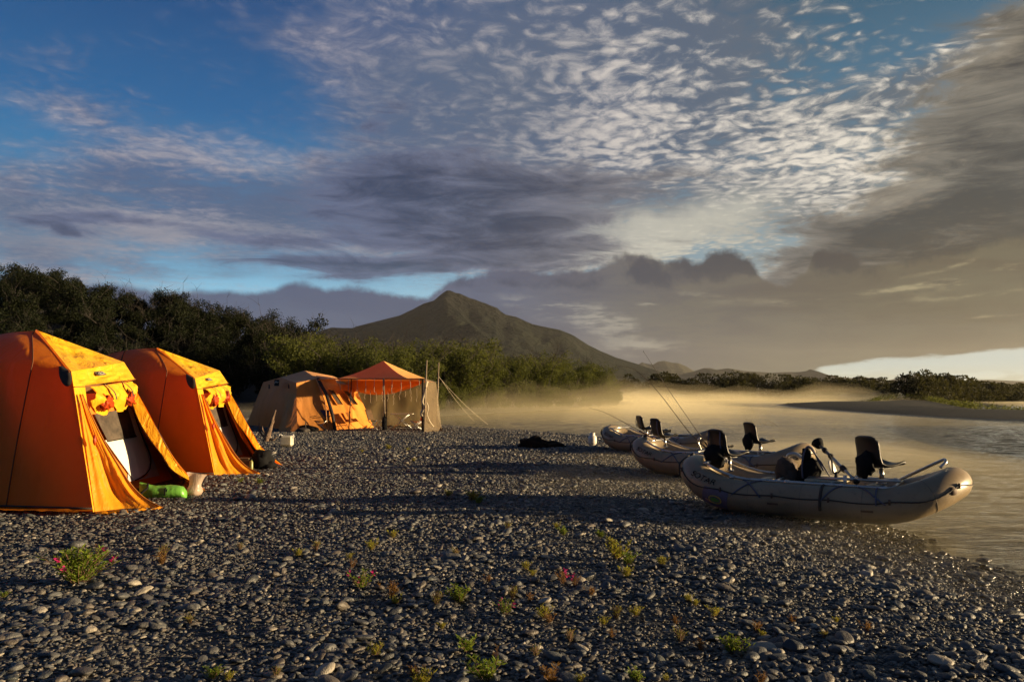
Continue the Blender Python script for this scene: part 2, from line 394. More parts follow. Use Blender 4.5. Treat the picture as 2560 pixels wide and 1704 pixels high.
# ------------------------------------------------------------------ land and water
WZ = -0.12
RIVER = [(5.6, -60), (5.1, 0), (4.75, 5), (4.5, 6.4), (4.3, 7.2), (4.38, 8.4), (3.95, 9.6), (4.1, 13), (4.3, 20), (3.6, 26), (2.7, 29.6), (0.3, 33), (-1.5, 35.5), (-4.2, 39.5), (-7, 45), (-6.5, 50), (-5, 54),
         (-1, 63), (3, 72), (8, 82), (13, 91), (17, 102), (22, 130), (28, 185), (31, 199), (60, 203), (110, 215), (200, 235), (420, 300), (700, 200), (700, -60)]
SPIT = [(40.8, 115), (36, 98), (33, 85.6), (30.5, 68), (29.6, 59.9), (28.8, 47.5), (31, 44.7), (36, 41), (70, 30), (150, 10), (152, 25), (72, 42), (52, 54), (42, 60), (45, 69.7), (60, 99.8), (88, 150), (130, 215), (95, 225), (80, 175), (67, 140), (60, 126), (46, 118)]
def sdist(poly, X, Y):
    """signed distance, positive inside"""
    P = np.array(poly, float); Q = np.roll(P, -1, 0); best = np.full(X.shape, 1e18); ins = np.zeros(X.shape, bool)
    for (ax, ay), (bx, by) in zip(P, Q):
        ex, ey = bx - ax, by - ay; t = np.clip(((X - ax) * ex + (Y - ay) * ey) / (ex * ex + ey * ey), 0, 1)
        best = np.minimum(best, (X - ax - t * ex) ** 2 + (Y - ay - t * ey) ** 2)
        c = ((ay > Y) != (by > Y)) & (X < (bx - ax) * (Y - ay) / ((by - ay) if by != ay else 1e-9) + ax); ins ^= c
    return np.sqrt(best) * np.where(ins, 1, -1)
def vnoise(X, Y, f, seed=0.0):
    """cheap smooth pseudo noise, -1..1"""
    r = np.random.default_rng(int(seed * 100) + 5); t = 0
    for k in range(7):
        a = r.uniform(0, 2 * np.pi); w = f * r.uniform(.6, 1.7); t = t + np.sin((X * np.cos(a) + Y * np.sin(a)) * w * 6.283 + r.uniform(0, 6.283) + 1.3 * np.sin((X * np.sin(a) - Y * np.cos(a)) * w * 4.1 + k))
    return t / 4.0
PROF = [(-1400, 640), (-600, 650), (0, 668), (100, 660), (230, 705), (340, 735), (420, 720), (480, 748), (560, 760), (640, 780), (700, 805), (760, 815), (830, 862), (900, 880), (1000, 905), (1200, 930), (1560, 965)]
def land_z(X, Y):
    X = np.asarray(X, float); Y = np.asarray(Y, float)
    w = -sdist(RIVER, X, Y)                                     # + on dry land
    w = np.maximum(w, sdist(SPIT, X, Y))
    near = np.exp(-((Y / 40) ** 2))
    wj = w + vnoise(X, Y, .35, 1) * 0.22 + vnoise(X, Y, 1.3, 2) * 0.06
    z = np.where(wj > 0, WZ + 0.13 * np.clip(wj / 2.6, 0, 1) ** .8, WZ + wj * 0.13)
    z = np.maximum(z, -1.6)
    far = np.clip((Y - 40) / 20, 0, 1)
    z = z + far * np.clip(w - .5, 0, 6) * 0.07 + np.clip(w - 3, 0, 50) * 0.0
    z = z + np.where(w > 1.0, vnoise(X, Y, .12, 3) * 0.03 + vnoise(X, Y, .5, 4) * 0.012, 0) * np.clip(w - 1, 0, 1)
    # wooded hillside behind the tents
    px = CX + FPX * X / np.maximum(Y, 5); top = np.interp(px, [p[0] for p in PROF], [p[1] for p in PROF])
    H1 = np.clip(CAM_H + (HZ - top) / FPX * 96 - 5.0, 0, 40)
    base = np.interp(px, [-1400, 0, 500, 700, 900, 1200, 1560], [30, 44, 50, 58, 62, 74, 95])
    t = np.clip((Y - base) / np.maximum(98 - base, 4), 0, 1.0); t2 = t * t * (3 - 2 * t) * .6 + t * .4
    fade = 1 - np.clip((Y - 110) / 150, 0, 1)
    land = np.clip(w / 4, 0, 1)
    return z + H1 * t2 * land * (0.3 + .7 * fade)

def axis(n, a, b, k):
    t = np.linspace(-1, 1, n); s = np.sinh(t * k) / np.sinh(k); return np.where(s < 0, -a * s * -1, b * s)
def grid_mesh(name, X, Y, Z, m):
    ny, nx = X.shape; me = bpy.data.meshes.new(name)
    co = np.stack([X, Y, Z], -1).reshape(-1, 3)
    i = np.arange(ny * nx).reshape(ny, nx); q = np.stack([i[:-1, :-1], i[:-1, 1:], i[1:, 1:], i[1:, :-1]], -1).reshape(-1, 4)
    me.vertices.add(len(co)); me.vertices.foreach_set('co', co.ravel())
    me.loops.add(q.size); me.loops.foreach_set('vertex_index', q.ravel())
    me.polygons.add(len(q)); me.polygons.foreach_set('loop_start', np.arange(len(q)) * 4); me.polygons.foreach_set('loop_total', np.full(len(q), 4))
    me.polygons.foreach_set('use_smooth', np.ones(len(q), bool)); me.update(); me.validate(); me.materials.append(m)
    o = bpy.data.objects.new(name, me); COL.objects.link(o); return o

def shore_dry(pos):
    """0 at the waterline .. 1 high and dry, from height above the river"""
    x, y, z = sep(pos); return ss(z + (nz(pos, 1.2, 3) - .5) * 0.05, WZ + 0.015, WZ + 0.11)
def m_ground(nt, out):
    p = geopos(); x, y, z = sep(p)
    peb = cells(p, 22.0); big = nz(p, .6, 4, .6); f = nz(p, 40.0, 4, .65); v2 = cells(vop('ADD', p, (3.3, 1.7, 0.0)), 9.0)
    vo = nt.nodes.new('ShaderNodeTexVoronoi'); E.put(vo.inputs['Vector'], p); vo.inputs['Scale'].default_value = 16.0
    h1, h2, h3 = sep(E(vo.outputs['Color']))
    c = mix(h1, (0.025, 0.026, 0.030), (0.10, 0.095, 0.088)); c = mix(ss(h2, .86, .93) * .7, c, (0.28, 0.26, 0.22)); c = mix(ss(peb, .25, .6), c, (0.02, 0.019, 0.018))
    c = mix(ss(big, .35, .7) * .4, c, (0.05, 0.046, 0.042))
    far = E.m('MAXIMUM', ss(y, 60.0, 110.0), ss(x, 18.0, 26.0)); c = mix(far, c, mix(nz(p, .08, 4), (0.014, 0.014, 0.007), (0.030, 0.024, 0.014)))
    wet = shore_dry(p); c = mix(wet, vop('SCALE', c, sc_=0.45), c)
    bsdf(nt, out, c, ss(wet, 0, 1, .28, .75), spec=0.4, bump=(1.0 - peb) * 0.9 + (1.0 - v2) * 1.2 + f * 0.2, bstr=1.0, bdist=0.035)
M_ground = mat('river_gravel_bed', m_ground)
xs = axis(420, 7000, 7000, 8.2); ys = np.concatenate([np.linspace(-50, 0, 40, endpoint=False), np.linspace(0, 48, 260, endpoint=False), np.linspace(48, 240, 160, endpoint=False), 240 * 1.045 ** np.arange(90)])
X, Y = np.meshgrid(xs, ys)
ground = grid_mesh('ground', X, Y, land_z(X, Y), M_ground); tag(ground, kind='structure')

def m_water(nt, out):
    p = geopos(); x, y, z = sep(p)
    q = xyz(x * 0.55 + y * 0.12, y * 1.5, 0.0)
    h = nz(q, 1.4, 6, .62, dist=.8) * 1.0 + nz(vop('ADD', q, (7.0, 3.0, 0.0)), 6.5, 4, .6) * 0.30 * ss(nz(q, .12, 3, .5), .35, .65, .4, 1.2) + nz(q, .25, 3, .5) * 1.2
    b = nt.nodes.new('ShaderNodeBsdfPrincipled'); b.inputs['Base Color'].default_value = (0.03, 0.026, 0.012, 1)
    b.inputs['Roughness'].default_value = 0.08; b.inputs['IOR'].default_value = 1.33; b.inputs['Specular IOR Level'].default_value = 0.5
    bn = nt.nodes.new('ShaderNodeBump'); bn.inputs['Strength'].default_value = 0.75; bn.inputs['Distance'].default_value = 0.12
    nt.links.new(h.k, bn.inputs['Height']); nt.links.new(bn.outputs[0], b.inputs['Normal']); nt.links.new(b.outputs[0], out.inputs[0])
M_water = mat('river_water', m_water)
def waves(x, y):
    w = vnoise(x * .8, y * 1.3, .22, 31) * .012 + vnoise(x * .7, y * 1.6, .62, 32) * .012 + vnoise(x * .8, y * 1.5, 1.5, 33) * .0055 + vnoise(x, y * 1.4, 3.1, 34) * .0022
    return w * (.75 + .5 * vnoise(x, y, .035, 35))
px_ = np.linspace(700, 3600, 640); d_ = 3.2 * (260 / 3.2) ** np.linspace(0, 1, 900); PXg, Dg = np.meshgrid(px_, d_); Xg = (PXg - CX) / FPX * Dg
tag(grid_mesh('river', Xg, Dg, WZ + waves(Xg, Dg) * np.clip((250 - Dg) / 60, 0, 1) * np.clip((PXg - 700) / 100, 0, 1), M_water), kind='structure')
wv_ = MB(); wv_.patch((-60, -60, WZ - .03), (7000, -60, WZ - .03), (7000, 7000, WZ - .03), (-60, 7000, WZ - .03), 8, 8)
tag(wv_.build('river', M_water), kind='structure')

# ------------------------------------------------------------------ mountain and far ranges
def m_hill(lo, hi, rock, sc_):
    def fn(nt, out):
        p = geopos(); g = nt.nodes.new('ShaderNodeNewGeometry'); nx, ny, nz_ = sep(E(g.outputs['Normal']))
        n = nz(p, 0.006 * sc_, 7, .62); n2 = nz(p, 0.03 * sc_, 5, .6)
        c = mix(ss(n, .36, .62), lo, hi); x, y, z = sep(p)
        c = mix(ss(z + n2 * 120 - 60, 210.0, 330.0) * .8, c, rock); c = mix(ss(nz_, .86, .72) * .5, c, rock)
        bsdf(nt, out, c, 0.9, spec=0.1, bump=n * 1.0 + n2 * .8 + nz(p, .09 * sc_, 4, .6) * .3, bstr=1.0, bdist=30.0)
    return fn
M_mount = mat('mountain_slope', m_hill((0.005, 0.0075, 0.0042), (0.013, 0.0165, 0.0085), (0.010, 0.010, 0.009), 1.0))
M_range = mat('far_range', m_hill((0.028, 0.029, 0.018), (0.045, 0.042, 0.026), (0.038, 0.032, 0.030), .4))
def rangefield(name, prof, D, wf, wb, m, rough=1.0, spurs=None, nx=300, ny=110):
    """a ridge whose crest at distance D follows prof (photo px, py); flanks fall away front and back with gullies"""
    pxs = np.linspace(prof[0][0], prof[-1][0], nx); v = np.linspace(-1, 1, ny)
    PX, V = np.meshgrid(pxs, v)
    Yd = D + np.where(V < 0, V * wf, V * wb)
    crest = CAM_H + (HZ - np.interp(PX, [a for a, b in prof], [b for a, b in prof])) / FPX * D
    Xw = (PX - CX) / FPX * D
    a = np.abs(V); fall = (1 - a) ** 1.25
    rid = np.abs(vnoise(Xw, Yd, 1 / 900., 1)) * .34 + np.abs(vnoise(Xw, Yd * .5, 1 / 300., 2)) * .16 + np.abs(vnoise(Xw, Yd * .5, 1 / 120., 3)) * .06
    Z = crest * fall * (1 - rough * rid * np.clip(a * 3.2, 0, 1) * (1 - a * .6)) + vnoise(Xw, Yd, 1 / 60., 5) * 3.0 * rough * np.clip(a * 6, 0.12, 1)
    if spurs is not None: Z = np.maximum(Z, spurs(Xw, Yd))
    Z[0] = -3; Z[-1] = -3
    return tag(grid_mesh(name, Xw, Yd, Z, m), kind='structure')
MP = [(640, 960), (700, 900), (760, 850), (810, 822), (830, 816), (880, 818), (920, 808), (965, 804), (985, 794), (1000, 785), (1030, 771), (1060, 755), (1085, 748), (1100, 735), (1110, 727), (1118, 722), (1126, 722), (1140, 728), (1150, 729), (1175, 742), (1210, 754), (1236, 764), (1243, 766), (1250, 774), (1265, 784), (1290, 788), (1330, 806), (1365, 814), (1400, 822), (1435, 838), (1470, 860), (1500, 875), (1540, 892), (1590, 908), (1640, 925), (1680, 945), (1740, 975), (1800, 990)]
def spur(Xw, Yd):
    """shoulder running from the peak down towards the river on the right"""
    a = np.array([U(1121, 722, 2600).x, 2600.0]); b = np.array([U(1560, 950, 1750).x, 1750.0]); e = b - a; L = np.hypot(*e)
    t = np.clip(((Xw - a[0]) * e[0] + (Yd - a[1]) * e[1]) / L ** 2, 0, 1); d = np.abs((Xw - a[0]) * e[1] - (Yd - a[1]) * e[0]) / L
    top = 355 * (1 - t) ** 1.15 * .93
    return top - d * .62 - 8
rangefield('mountain', MP, 2600, 1150, 900, M_mount, 1.0, spur)
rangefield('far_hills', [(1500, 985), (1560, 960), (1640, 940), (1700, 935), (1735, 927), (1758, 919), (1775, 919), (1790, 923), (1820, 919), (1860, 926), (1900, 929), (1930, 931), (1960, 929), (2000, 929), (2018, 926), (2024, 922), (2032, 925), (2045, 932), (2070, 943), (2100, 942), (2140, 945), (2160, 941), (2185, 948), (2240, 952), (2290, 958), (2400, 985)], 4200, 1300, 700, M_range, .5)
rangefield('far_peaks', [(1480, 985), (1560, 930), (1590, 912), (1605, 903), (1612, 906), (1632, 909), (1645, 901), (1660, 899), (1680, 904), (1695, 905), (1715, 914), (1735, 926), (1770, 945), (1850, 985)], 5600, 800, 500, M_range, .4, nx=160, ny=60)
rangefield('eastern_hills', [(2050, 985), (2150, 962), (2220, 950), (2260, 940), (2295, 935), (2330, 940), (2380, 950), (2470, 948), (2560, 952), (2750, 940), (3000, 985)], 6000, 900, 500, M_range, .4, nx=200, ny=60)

# ------------------------------------------------------------------ gravel: loose river stones on the bar (uncountable)
def m_stone(nt, out):
    r = objrand(); p = texco(); w = geopos()
    r2 = E.m('FRACT', r * 17.31); r3 = E.m('FRACT', r * 71.7)
    c = mix(r, (0.024, 0.027, 0.033), (0.105, 0.106, 0.106)); c = mix(ss(r2, .55, .8) * .7, c, (0.11, 0.088, 0.068)); c = mix(ss(r3, .93, .955) * .8, c, (0.36, 0.32, 0.26)); c = mix(ss(r2, .0, .1, 1, 0) * .6, c, (0.05, 0.062, 0.058))
    n = nz(vop('ADD', p, vop('SCALE', (1.0, 1.0, 1.0), sc_=r * 30)), 2.2, 5, .65); c = mix(ss(n, .35, .7) * .55, c, vop('SCALE', c, sc_=0.5))
    vein = ss(E.m('ABSOLUTE', nz(p, 1.3, 2, .5) - .5), 0.012, 0.0) * ss(r3, .6, .7); c = mix(vein * .5, c, (0.3, 0.28, 0.25))
    pz = nz(w, .55, 4, .6); c = mix(ss(pz, .5, .68) * .3, c, (0.15, 0.14, 0.12)); c = mix(ss(pz, .46, .32) * .45, c, vop('SCALE', c, sc_=0.55))
    wet = shore_dry(w); c = mix(wet, vop('SCALE', c, sc_=0.42), c)
    bsdf(nt, out, c, ss(wet, 0, 1, .15, .5), spec=0.5, bump=n + nz(p, 14.0, 3) * .2, bstr=.3, bdist=.12)
M_stone = mat('river_stone', m_stone)
def stone_mesh(k, sub):
    b = MB(); q = random.Random(100 + k); s_ = (1.0, q.uniform(.6, .95), q.uniform(.30, .56))
    bm = bmesh.new(); bmesh.ops.create_icosphere(bm, subdivisions=sub, radius=1.0); vs = []
    cuts = [(Vector((q.uniform(-1, 1), q.uniform(-1, 1), q.uniform(-.6, 1))).normalized(), q.uniform(.72, .96)) for _ in range(4)]
    for v in bm.verts:
        c = v.co.copy()
        for n_, d_ in cuts:
            e = c.dot(n_) - d_
            if e > 0: c -= n_ * e * .8
        c *= 1 + .16 * mnoise.noise(v.co * 1.2 + Vector((k * 3.1, 0, 0))) + .05 * mnoise.noise(v.co * 3.5 + Vector((k, 5, 0)))
        vs.append((c.x * s_[0] * .5, c.y * s_[1] * .5, c.z * s_[2] * .5))
    b.add(vs, [tuple(w.index for w in f.verts) for f in bm.faces]); bm.free(); return b.mesh('river_stone', M_stone)
def stone_set(sub, n, off):
    c = bpy.data.collections.new('stones')
    for k in range(n):
        o = bpy.data.objects.new('river_stone', stone_mesh(k + off, sub)); c.objects.link(o)
    return c
def scatter(name, pts, scl, rot, coll):
    me = bpy.data.meshes.new(name); N = len(pts); me.vertices.add(N); me.vertices.foreach_set('co', np.asarray(pts, np.float32).ravel())
    a = me.attributes.new('size', 'FLOAT_VECTOR', 'POINT'); a.data.foreach_set('vector', np.asarray(scl, np.float32).ravel())
    a = me.attributes.new('turn', 'FLOAT_VECTOR', 'POINT'); a.data.foreach_set('vector', np.asarray(rot, np.float32).ravel())
    o = bpy.data.objects.new(name, me); COL.objects.link(o)
    ng = bpy.data.node_groups.new(name, 'GeometryNodeTree'); ng.interface.new_socket('Geometry', in_out='INPUT', socket_type='NodeSocketGeometry'); ng.interface.new_socket('Geometry', in_out='OUTPUT', socket_type='NodeSocketGeometry')
    N_ = ng.nodes; L = ng.links; gi = N_.new('NodeGroupInput'); go = N_.new('NodeGroupOutput'); ip = N_.new('GeometryNodeInstanceOnPoints')
    ci = N_.new('GeometryNodeCollectionInfo'); ci.inputs['Collection'].default_value = coll; ci.inputs['Separate Children'].default_value = True; ci.inputs['Reset Children'].default_value = True
    a1 = N_.new('GeometryNodeInputNamedAttribute'); a1.data_type = 'FLOAT_VECTOR'; a1.inputs['Name'].default_value = 'size'
    a2 = N_.new('GeometryNodeInputNamedAttribute'); a2.data_type = 'FLOAT_VECTOR'; a2.inputs['Name'].default_value = 'turn'
    e2r = N_.new('FunctionNodeEulerToRotation')
    ip.inputs['Pick Instance'].default_value = True
    L.new(gi.outputs[0], ip.inputs['Points']); L.new(ci.outputs[0], ip.inputs['Instance']); L.new(a1.outputs['Attribute'], ip.inputs['Scale'])
    L.new(a2.outputs['Attribute'], e2r.inputs[0]); L.new(e2r.outputs[0], ip.inputs['Rotation']); L.new(ip.outputs[0], go.inputs[0])
    md = o.modifiers.new('scatter', 'NODES'); md.node_group = ng; return tag(o, kind='stuff')
def strew(y0, y1, per_m2, size_mu, size_sig, smin, smax, margin=1.15, seed=1):
    r = np.random.default_rng(seed); area = 0.5 * (y1 ** 2 - y0 ** 2) * 1.385 * margin + (y1 - y0) * 1.0; n = int(area * per_m2)
    y = np.sqrt(r.uniform(y0 ** 2, y1 ** 2, n)); x = (r.uniform(-1, 1, n)) * (y * 0.6925 * margin + .5)
    s = np.clip(np.exp(r.normal(math.log(size_mu), size_sig, n)), smin, smax)
    pa = vnoise(x, y, .45, 8) + .6 * vnoise(x, y, 1.6, 9); s = s * (1 + .28 * pa)
    z = land_z(x, y); keep = (z > WZ - .09) & ((y < 46) | (x < 99)); keep &= ~((x < -5.6) & (y > 9.6) & (y < 12.2)) 
    x, y, z, s = x[keep], y[keep], z[keep], s[keep]; n = len(x)
    P_ = np.stack([x, y, z + s * r.uniform(.02, .20, n)], -1); S_ = np.stack([s * r.uniform(.8, 1.35, n), s * r.uniform(.8, 1.1, n), s * r.uniform(.7, 1.15, n)], -1)
    T_ = np.stack([r.normal(0, .22, n), r.normal(0, .22, n), r.uniform(0, 6.283, n)], -1); return P_, S_, T_
sA = stone_set(3, 12, 0); sB = stone_set(2, 10, 0); sC = stone_set(2, 8, 0)
def cat(*L): return [np.concatenate(a) for a in zip(*L)]
scatter('gravel', *cat(strew(2.9, 7.2, 1650, .026, .34, .014, .10, seed=1), strew(2.9, 7.2, 42, .072, .24, .05, .14, seed=2)), sA)
scatter('gravel', *cat(strew(7.2, 15, 640, .037, .33, .022, .12, seed=3), strew(7.2, 15, 10, .09, .24, .06, .15, seed=4)), sB)
scatter('gravel', *cat(strew(15, 44, 130, .058, .30, .04, .18, seed=5)), sC)

# ------------------------------------------------------------------ leaves and plants
def m_leaf(base, alt, tr, trc):
    def fn(nt, out):
        p = geopos(); g = nt.nodes.new('ShaderNodeNewGeometry'); rp = E(g.outputs['Random Per Island']); n = nz(p, .9, 3)
        c = mix(rp, base, alt); c = mix(ss(n, .4, .65) * .35, c, tuple(x * .6 for x in base))
        b = bsdf(nt, out, c, .7, spec=.12, trans=tr, tcol=mix(rp, trc, tuple(x * 1.3 for x in trc)))
    return fn
M_alder = mat('alder_leaves', m_leaf((0.005, 0.008, 0.003), (0.015, 0.019, 0.006), .2, (0.018, 0.022, 0.005)))
M_willow = mat('willow_leaves', m_leaf((0.038, 0.050, 0.012), (0.090, 0.095, 0.022), .35, (0.11, 0.12, 0.02)))
M_far = mat('far_willow_leaves', m_leaf((0.018, 0.021, 0.007), (0.042, 0.040, 0.013), .3, (0.05, 0.048, 0.012)))
M_bark = simple('bark', (0.028, 0.022, 0.017), .9, scale=6, bstr=.6, bdist=.02)
def leaf_mesh(pos, nrm, ln, wd, roll, rows=1):
    """quads: pos (N,3), direction nrm (N,3), length, width"""
    N = len(pos); up = np.tile([[0.13, 0.21, 0.97]], (N, 1)); t = nrm / (np.linalg.norm(nrm, axis=1, keepdims=True) + 1e-9)
    a = np.cross(t, up); a /= (np.linalg.norm(a, axis=1, keepdims=True) + 1e-9); b = np.cross(t, a)
    w = a * np.cos(roll)[:, None] + b * np.sin(roll)[:, None]; L_ = (t * ln[:, None]); W_ = w * wd[:, None] * .5
    v = np.stack([pos, pos + L_ * .5 + W_, pos + L_, pos + L_ * .5 - W_], 1).reshape(-1, 3)
    return v, np.arange(N * 4).reshape(N, 4)
def np_mesh(name, parts, mats):
    """parts: (verts, quads, material index)"""
    me = bpy.data.meshes.new(name); V = []; Q = []; M = []; o = 0
    for v, q, m in parts: V.append(v); Q.append(q + o); M.append(np.full(len(q), m)); o += len(v)
    V = np.concatenate(V); Q = np.concatenate(Q); M = np.concatenate(M)
    me.vertices.add(len(V)); me.vertices.foreach_set('co', V.astype(np.float32).ravel()); me.loops.add(Q.size); me.loops.foreach_set('vertex_index', Q.ravel())
    me.polygons.add(len(Q)); me.polygons.foreach_set('loop_start', np.arange(len(Q)) * 4); me.polygons.foreach_set('loop_total', np.full(len(Q), 4)); me.polygons.foreach_set('material_index', M)
    me.update()
    for m in mats: me.materials.append(m)
    return me
def crown(seed, H, Wd, n_br, n_leaf, leaf, droop=.2):
    """multi-stemmed alder or willow: returns trunk builder and crown leaf arrays"""
    q = random.Random(seed); r = np.random.default_rng(seed); T = MB(); pos = []; nrm = []
    def limb(p, d, L, rad, lev):
        pts = [p]; n = 5; dd = d.normalized()
        for i in range(n):
            dd = (dd + Vector((q.gauss(0, .16), q.gauss(0, .16), q.gauss(.05, .1)))).normalized(); pts.append(pts[-1] + dd * L / n)
        T.tube(pts, [rad * (1 - .75 * i / n) for i in range(n + 1)], 5)
        if lev < 2:
            for k in range(n_br):
                i = q.randint(1, n); b = pts[i]; out = Vector((q.gauss(0, 1), q.gauss(0, 1), q.uniform(.0, .9))).normalized()
                limb(b, (dd * .5 + out).normalized(), L * q.uniform(.36, .6), rad * .5, lev + 1)
        if lev >= 1:
            tips = pts[2:] if lev == 2 else pts[3:]
            for t_ in tips:
                m = int(n_leaf * q.uniform(.5, 1.5)); rr = leaf * q.uniform(2.2, 3.8)
                c = np.array(t_); P_ = r.normal(0, 1, (m, 3)); P_ /= np.linalg.norm(P_, axis=1, keepdims=True); rad_ = rr * r.uniform(.35, 1.0, m) ** .6
                pos.append(c + P_ * rad_[:, None] * [1, 1, .75]); nrm.append(P_ + r.normal(0, .5, (m, 3)) + [0, 0, .15 - droop])
    for k in range(q.randint(3, 5)):
        a = q.uniform(0, 6.28); limb(Vector((math.cos(a) * .12, math.sin(a) * .12, -.15)), Vector((math.cos(a) * Wd / H * .75, math.sin(a) * Wd / H * .75, 1)), H * q.uniform(.55, .86), .055 * H / 5, 0)
    pos = np.concatenate(pos); nrm = np.concatenate(nrm); keep = pos[:, 2] > .25; pos, nrm = pos[keep], nrm[keep]; n = len(pos)
    sc_ = H / pos[:, 2].max()
    return T, pos * sc_, nrm, leaf * r.uniform(.6, 1.3, n), leaf * r.uniform(.4, .75, n), r.uniform(0, 6.28, n)
def proto_tree(name, seed, H, Wd, leafm, n_br=4, n_leaf=15, leaf=.17):
    T, pos, nrm, ln, wd, ro = crown(seed, H, Wd, n_br, n_leaf, leaf)
    v, f = leaf_mesh(pos, nrm, ln, wd, ro)
    root = bpy.data.objects.new(name, None); tr = bpy.data.objects.new('trunk', T.mesh('trunk', M_bark)); cr = bpy.data.objects.new('crown', np_mesh('crown', [(v, f, 0)], [leafm]))
    tr.parent = root; cr.parent = root; KIDS[name] = [tr, cr]; return root
def plant(proto, name, loc, s, rz, label, category, group):
    r = bpy.data.objects.new(name, None); COL.objects.link(r); r.location = loc; r.rotation_euler.z = rz
    r.scale = (s[0], s[0], s[1]) if isinstance(s, tuple) else (s, s, s)
    for ch in KIDS[proto.name]:
        c = ch.copy(); COL.objects.link(c); c.parent = r
    return tag(r, label, category, group)
alders = [proto_tree('alder_%s' % k, 20 + i, 5.5, 3.0, M_alder, 4, 26, .19) for i, k in enumerate('abcde')]
willows = [proto_tree('willow_%s' % k, 40 + i, 5.0, 2.7, M_willow, 4, 15, .16) for i, k in enumerate('abcd')]
bushy = [proto_tree('bush_%s' % k, 60 + i, 2.2, 1.7, M_willow, 3, 16, .11) for i, k in enumerate('abc')]
def lz(x, y): return float(land_z(np.array([x]), np.array([y]))[0])
PX_, PY_ = zip(*PROF)
ORD = 'first second third fourth fifth sixth seventh eighth ninth tenth eleventh twelfth thirteenth fourteenth fifteenth sixteenth seventeenth eighteenth nineteenth twentieth twenty-first twenty-second twenty-third twenty-fourth twenty-fifth twenty-sixth twenty-seventh twenty-eighth twenty-ninth thirtieth thirty-first thirty-second thirty-third thirty-fourth thirty-fifth thirty-sixth'.split()
# hillside wood behind the tents, row by row up the slope
for row, (d, hs, step) in enumerate([(52, 3.6, 62), (60, 4.2, 66), (69, 4.7, 62), (79, 5.0, 58), (89, 5.2, 54), (99, 5.2, 46)]):
    px = -45 + 17 * row; nth = 0
    while px < 905:
        if d < np.interp(px, [-190, 500, 700, 900], [48, 53, 60, 66]): px += step; continue
        dd = d + rnd.uniform(-3, 3); x = (px - CX) / FPX * dd; z = lz(x, dd); pr = rnd.choice(alders)
        top = np.interp(px, PX_, PY_); want = CAM_H + (HZ - top) / FPX * dd - z
        H = hs * rnd.uniform(.85, 1.15) if row < 5 else want * rnd.uniform(.90, 1.06)
        H = max(2.2, min(H, want * 1.02 if row < 5 else 8.5))
        plant(pr, 'alder_tree', (x, dd, z), (H / 5.5 * rnd.uniform(1.0, 1.25), H / 5.5), rnd.uniform(0, 6.28), 'dark alder, %s from the left in the %s of the hillside wood' % (ORD[nth], ('front row', 'second row', 'third row', 'fourth row', 'fifth row', 'skyline row')[row]), 'tree', 'alders of the hillside wood')
        px += step * rnd.uniform(.8, 1.15); nth += 1
x = (772 - CX) / FPX * 74
plant(alders[1], 'alder_tree', (x, 74, lz(x, 74)), ((1.5 + 200 / FPX * 74 - lz(x, 74)) / 5.5 * .8, (1.5 + 200 / FPX * 74 - lz(x, 74)) / 5.5), 1.0, 'tall round-headed dark tree standing out at the low right end of the hillside wood', 'tree', None)
# willow thicket along the bank to the right of the camp
TOP = [(700, 800), (800, 858), (850, 866), (900, 868), (950, 865), (1000, 858), (1050, 855), (1100, 862), (1150, 862), (1215, 868), (1245, 890), (1290, 908), (1340, 893), (1400, 898), (1450, 905), (1500, 930), (1545, 955), (1575, 985)]
for row in range(3):
    px = 730 + row * 13; nth = 0
    while px < 1550:
        bank = np.interp(px, [700, 1000, 1100, 1200, 1300, 1400, 1500, 1560], [60, 55, 60.5, 68, 74, 82, 89, 96])
        dd = bank + row * 6 + rnd.uniform(-1, 2) + (2 if px > 1500 else 0); x = (px - CX) / FPX * dd; z = lz(x, dd)
        top = np.interp(px, [a for a, b in TOP], [b for a, b in TOP]) + (4 - 8 * row) + rnd.uniform(-12, 8)
        H = max(1.6, CAM_H + (HZ - top) / FPX * dd - z)
        if z > WZ - .05:
            plant(rnd.choice(willows), 'willow_tree', (x, dd, z), (H / 5.0 * rnd.uniform(.9, 1.15), H / 5.0), rnd.uniform(0, 6.28), 'olive green willow, %s from the left in the %s row of the riverbank thicket' % (ORD[nth], ('front', 'middle', 'back')[row]), 'tree', 'willows of the riverbank thicket'); nth += 1
        px += rnd.uniform(30, 44)
px = 1010; nth = 0
while px < 1560:                                                 # low skirt at the water's edge
    bank = np.interp(px, [1000, 1100, 1200, 1300, 1400, 1500, 1560], [53, 58, 65.5, 71.5, 79.5, 87, 93]); x = (px - CX) / FPX * bank; z = lz(x, bank)
    if z > WZ - .03:
        nth += 1; plant(rnd.choice(bushy), 'willow_bush', (x, bank, z), rnd.uniform(.7, 1.2), rnd.uniform(0, 6.28), 'low willow bush, %s from the left along the misty edge of the riverbank thicket' % ORD[nth - 1], 'bush', 'low bushes along the riverbank')
    px += rnd.uniform(16, 30)

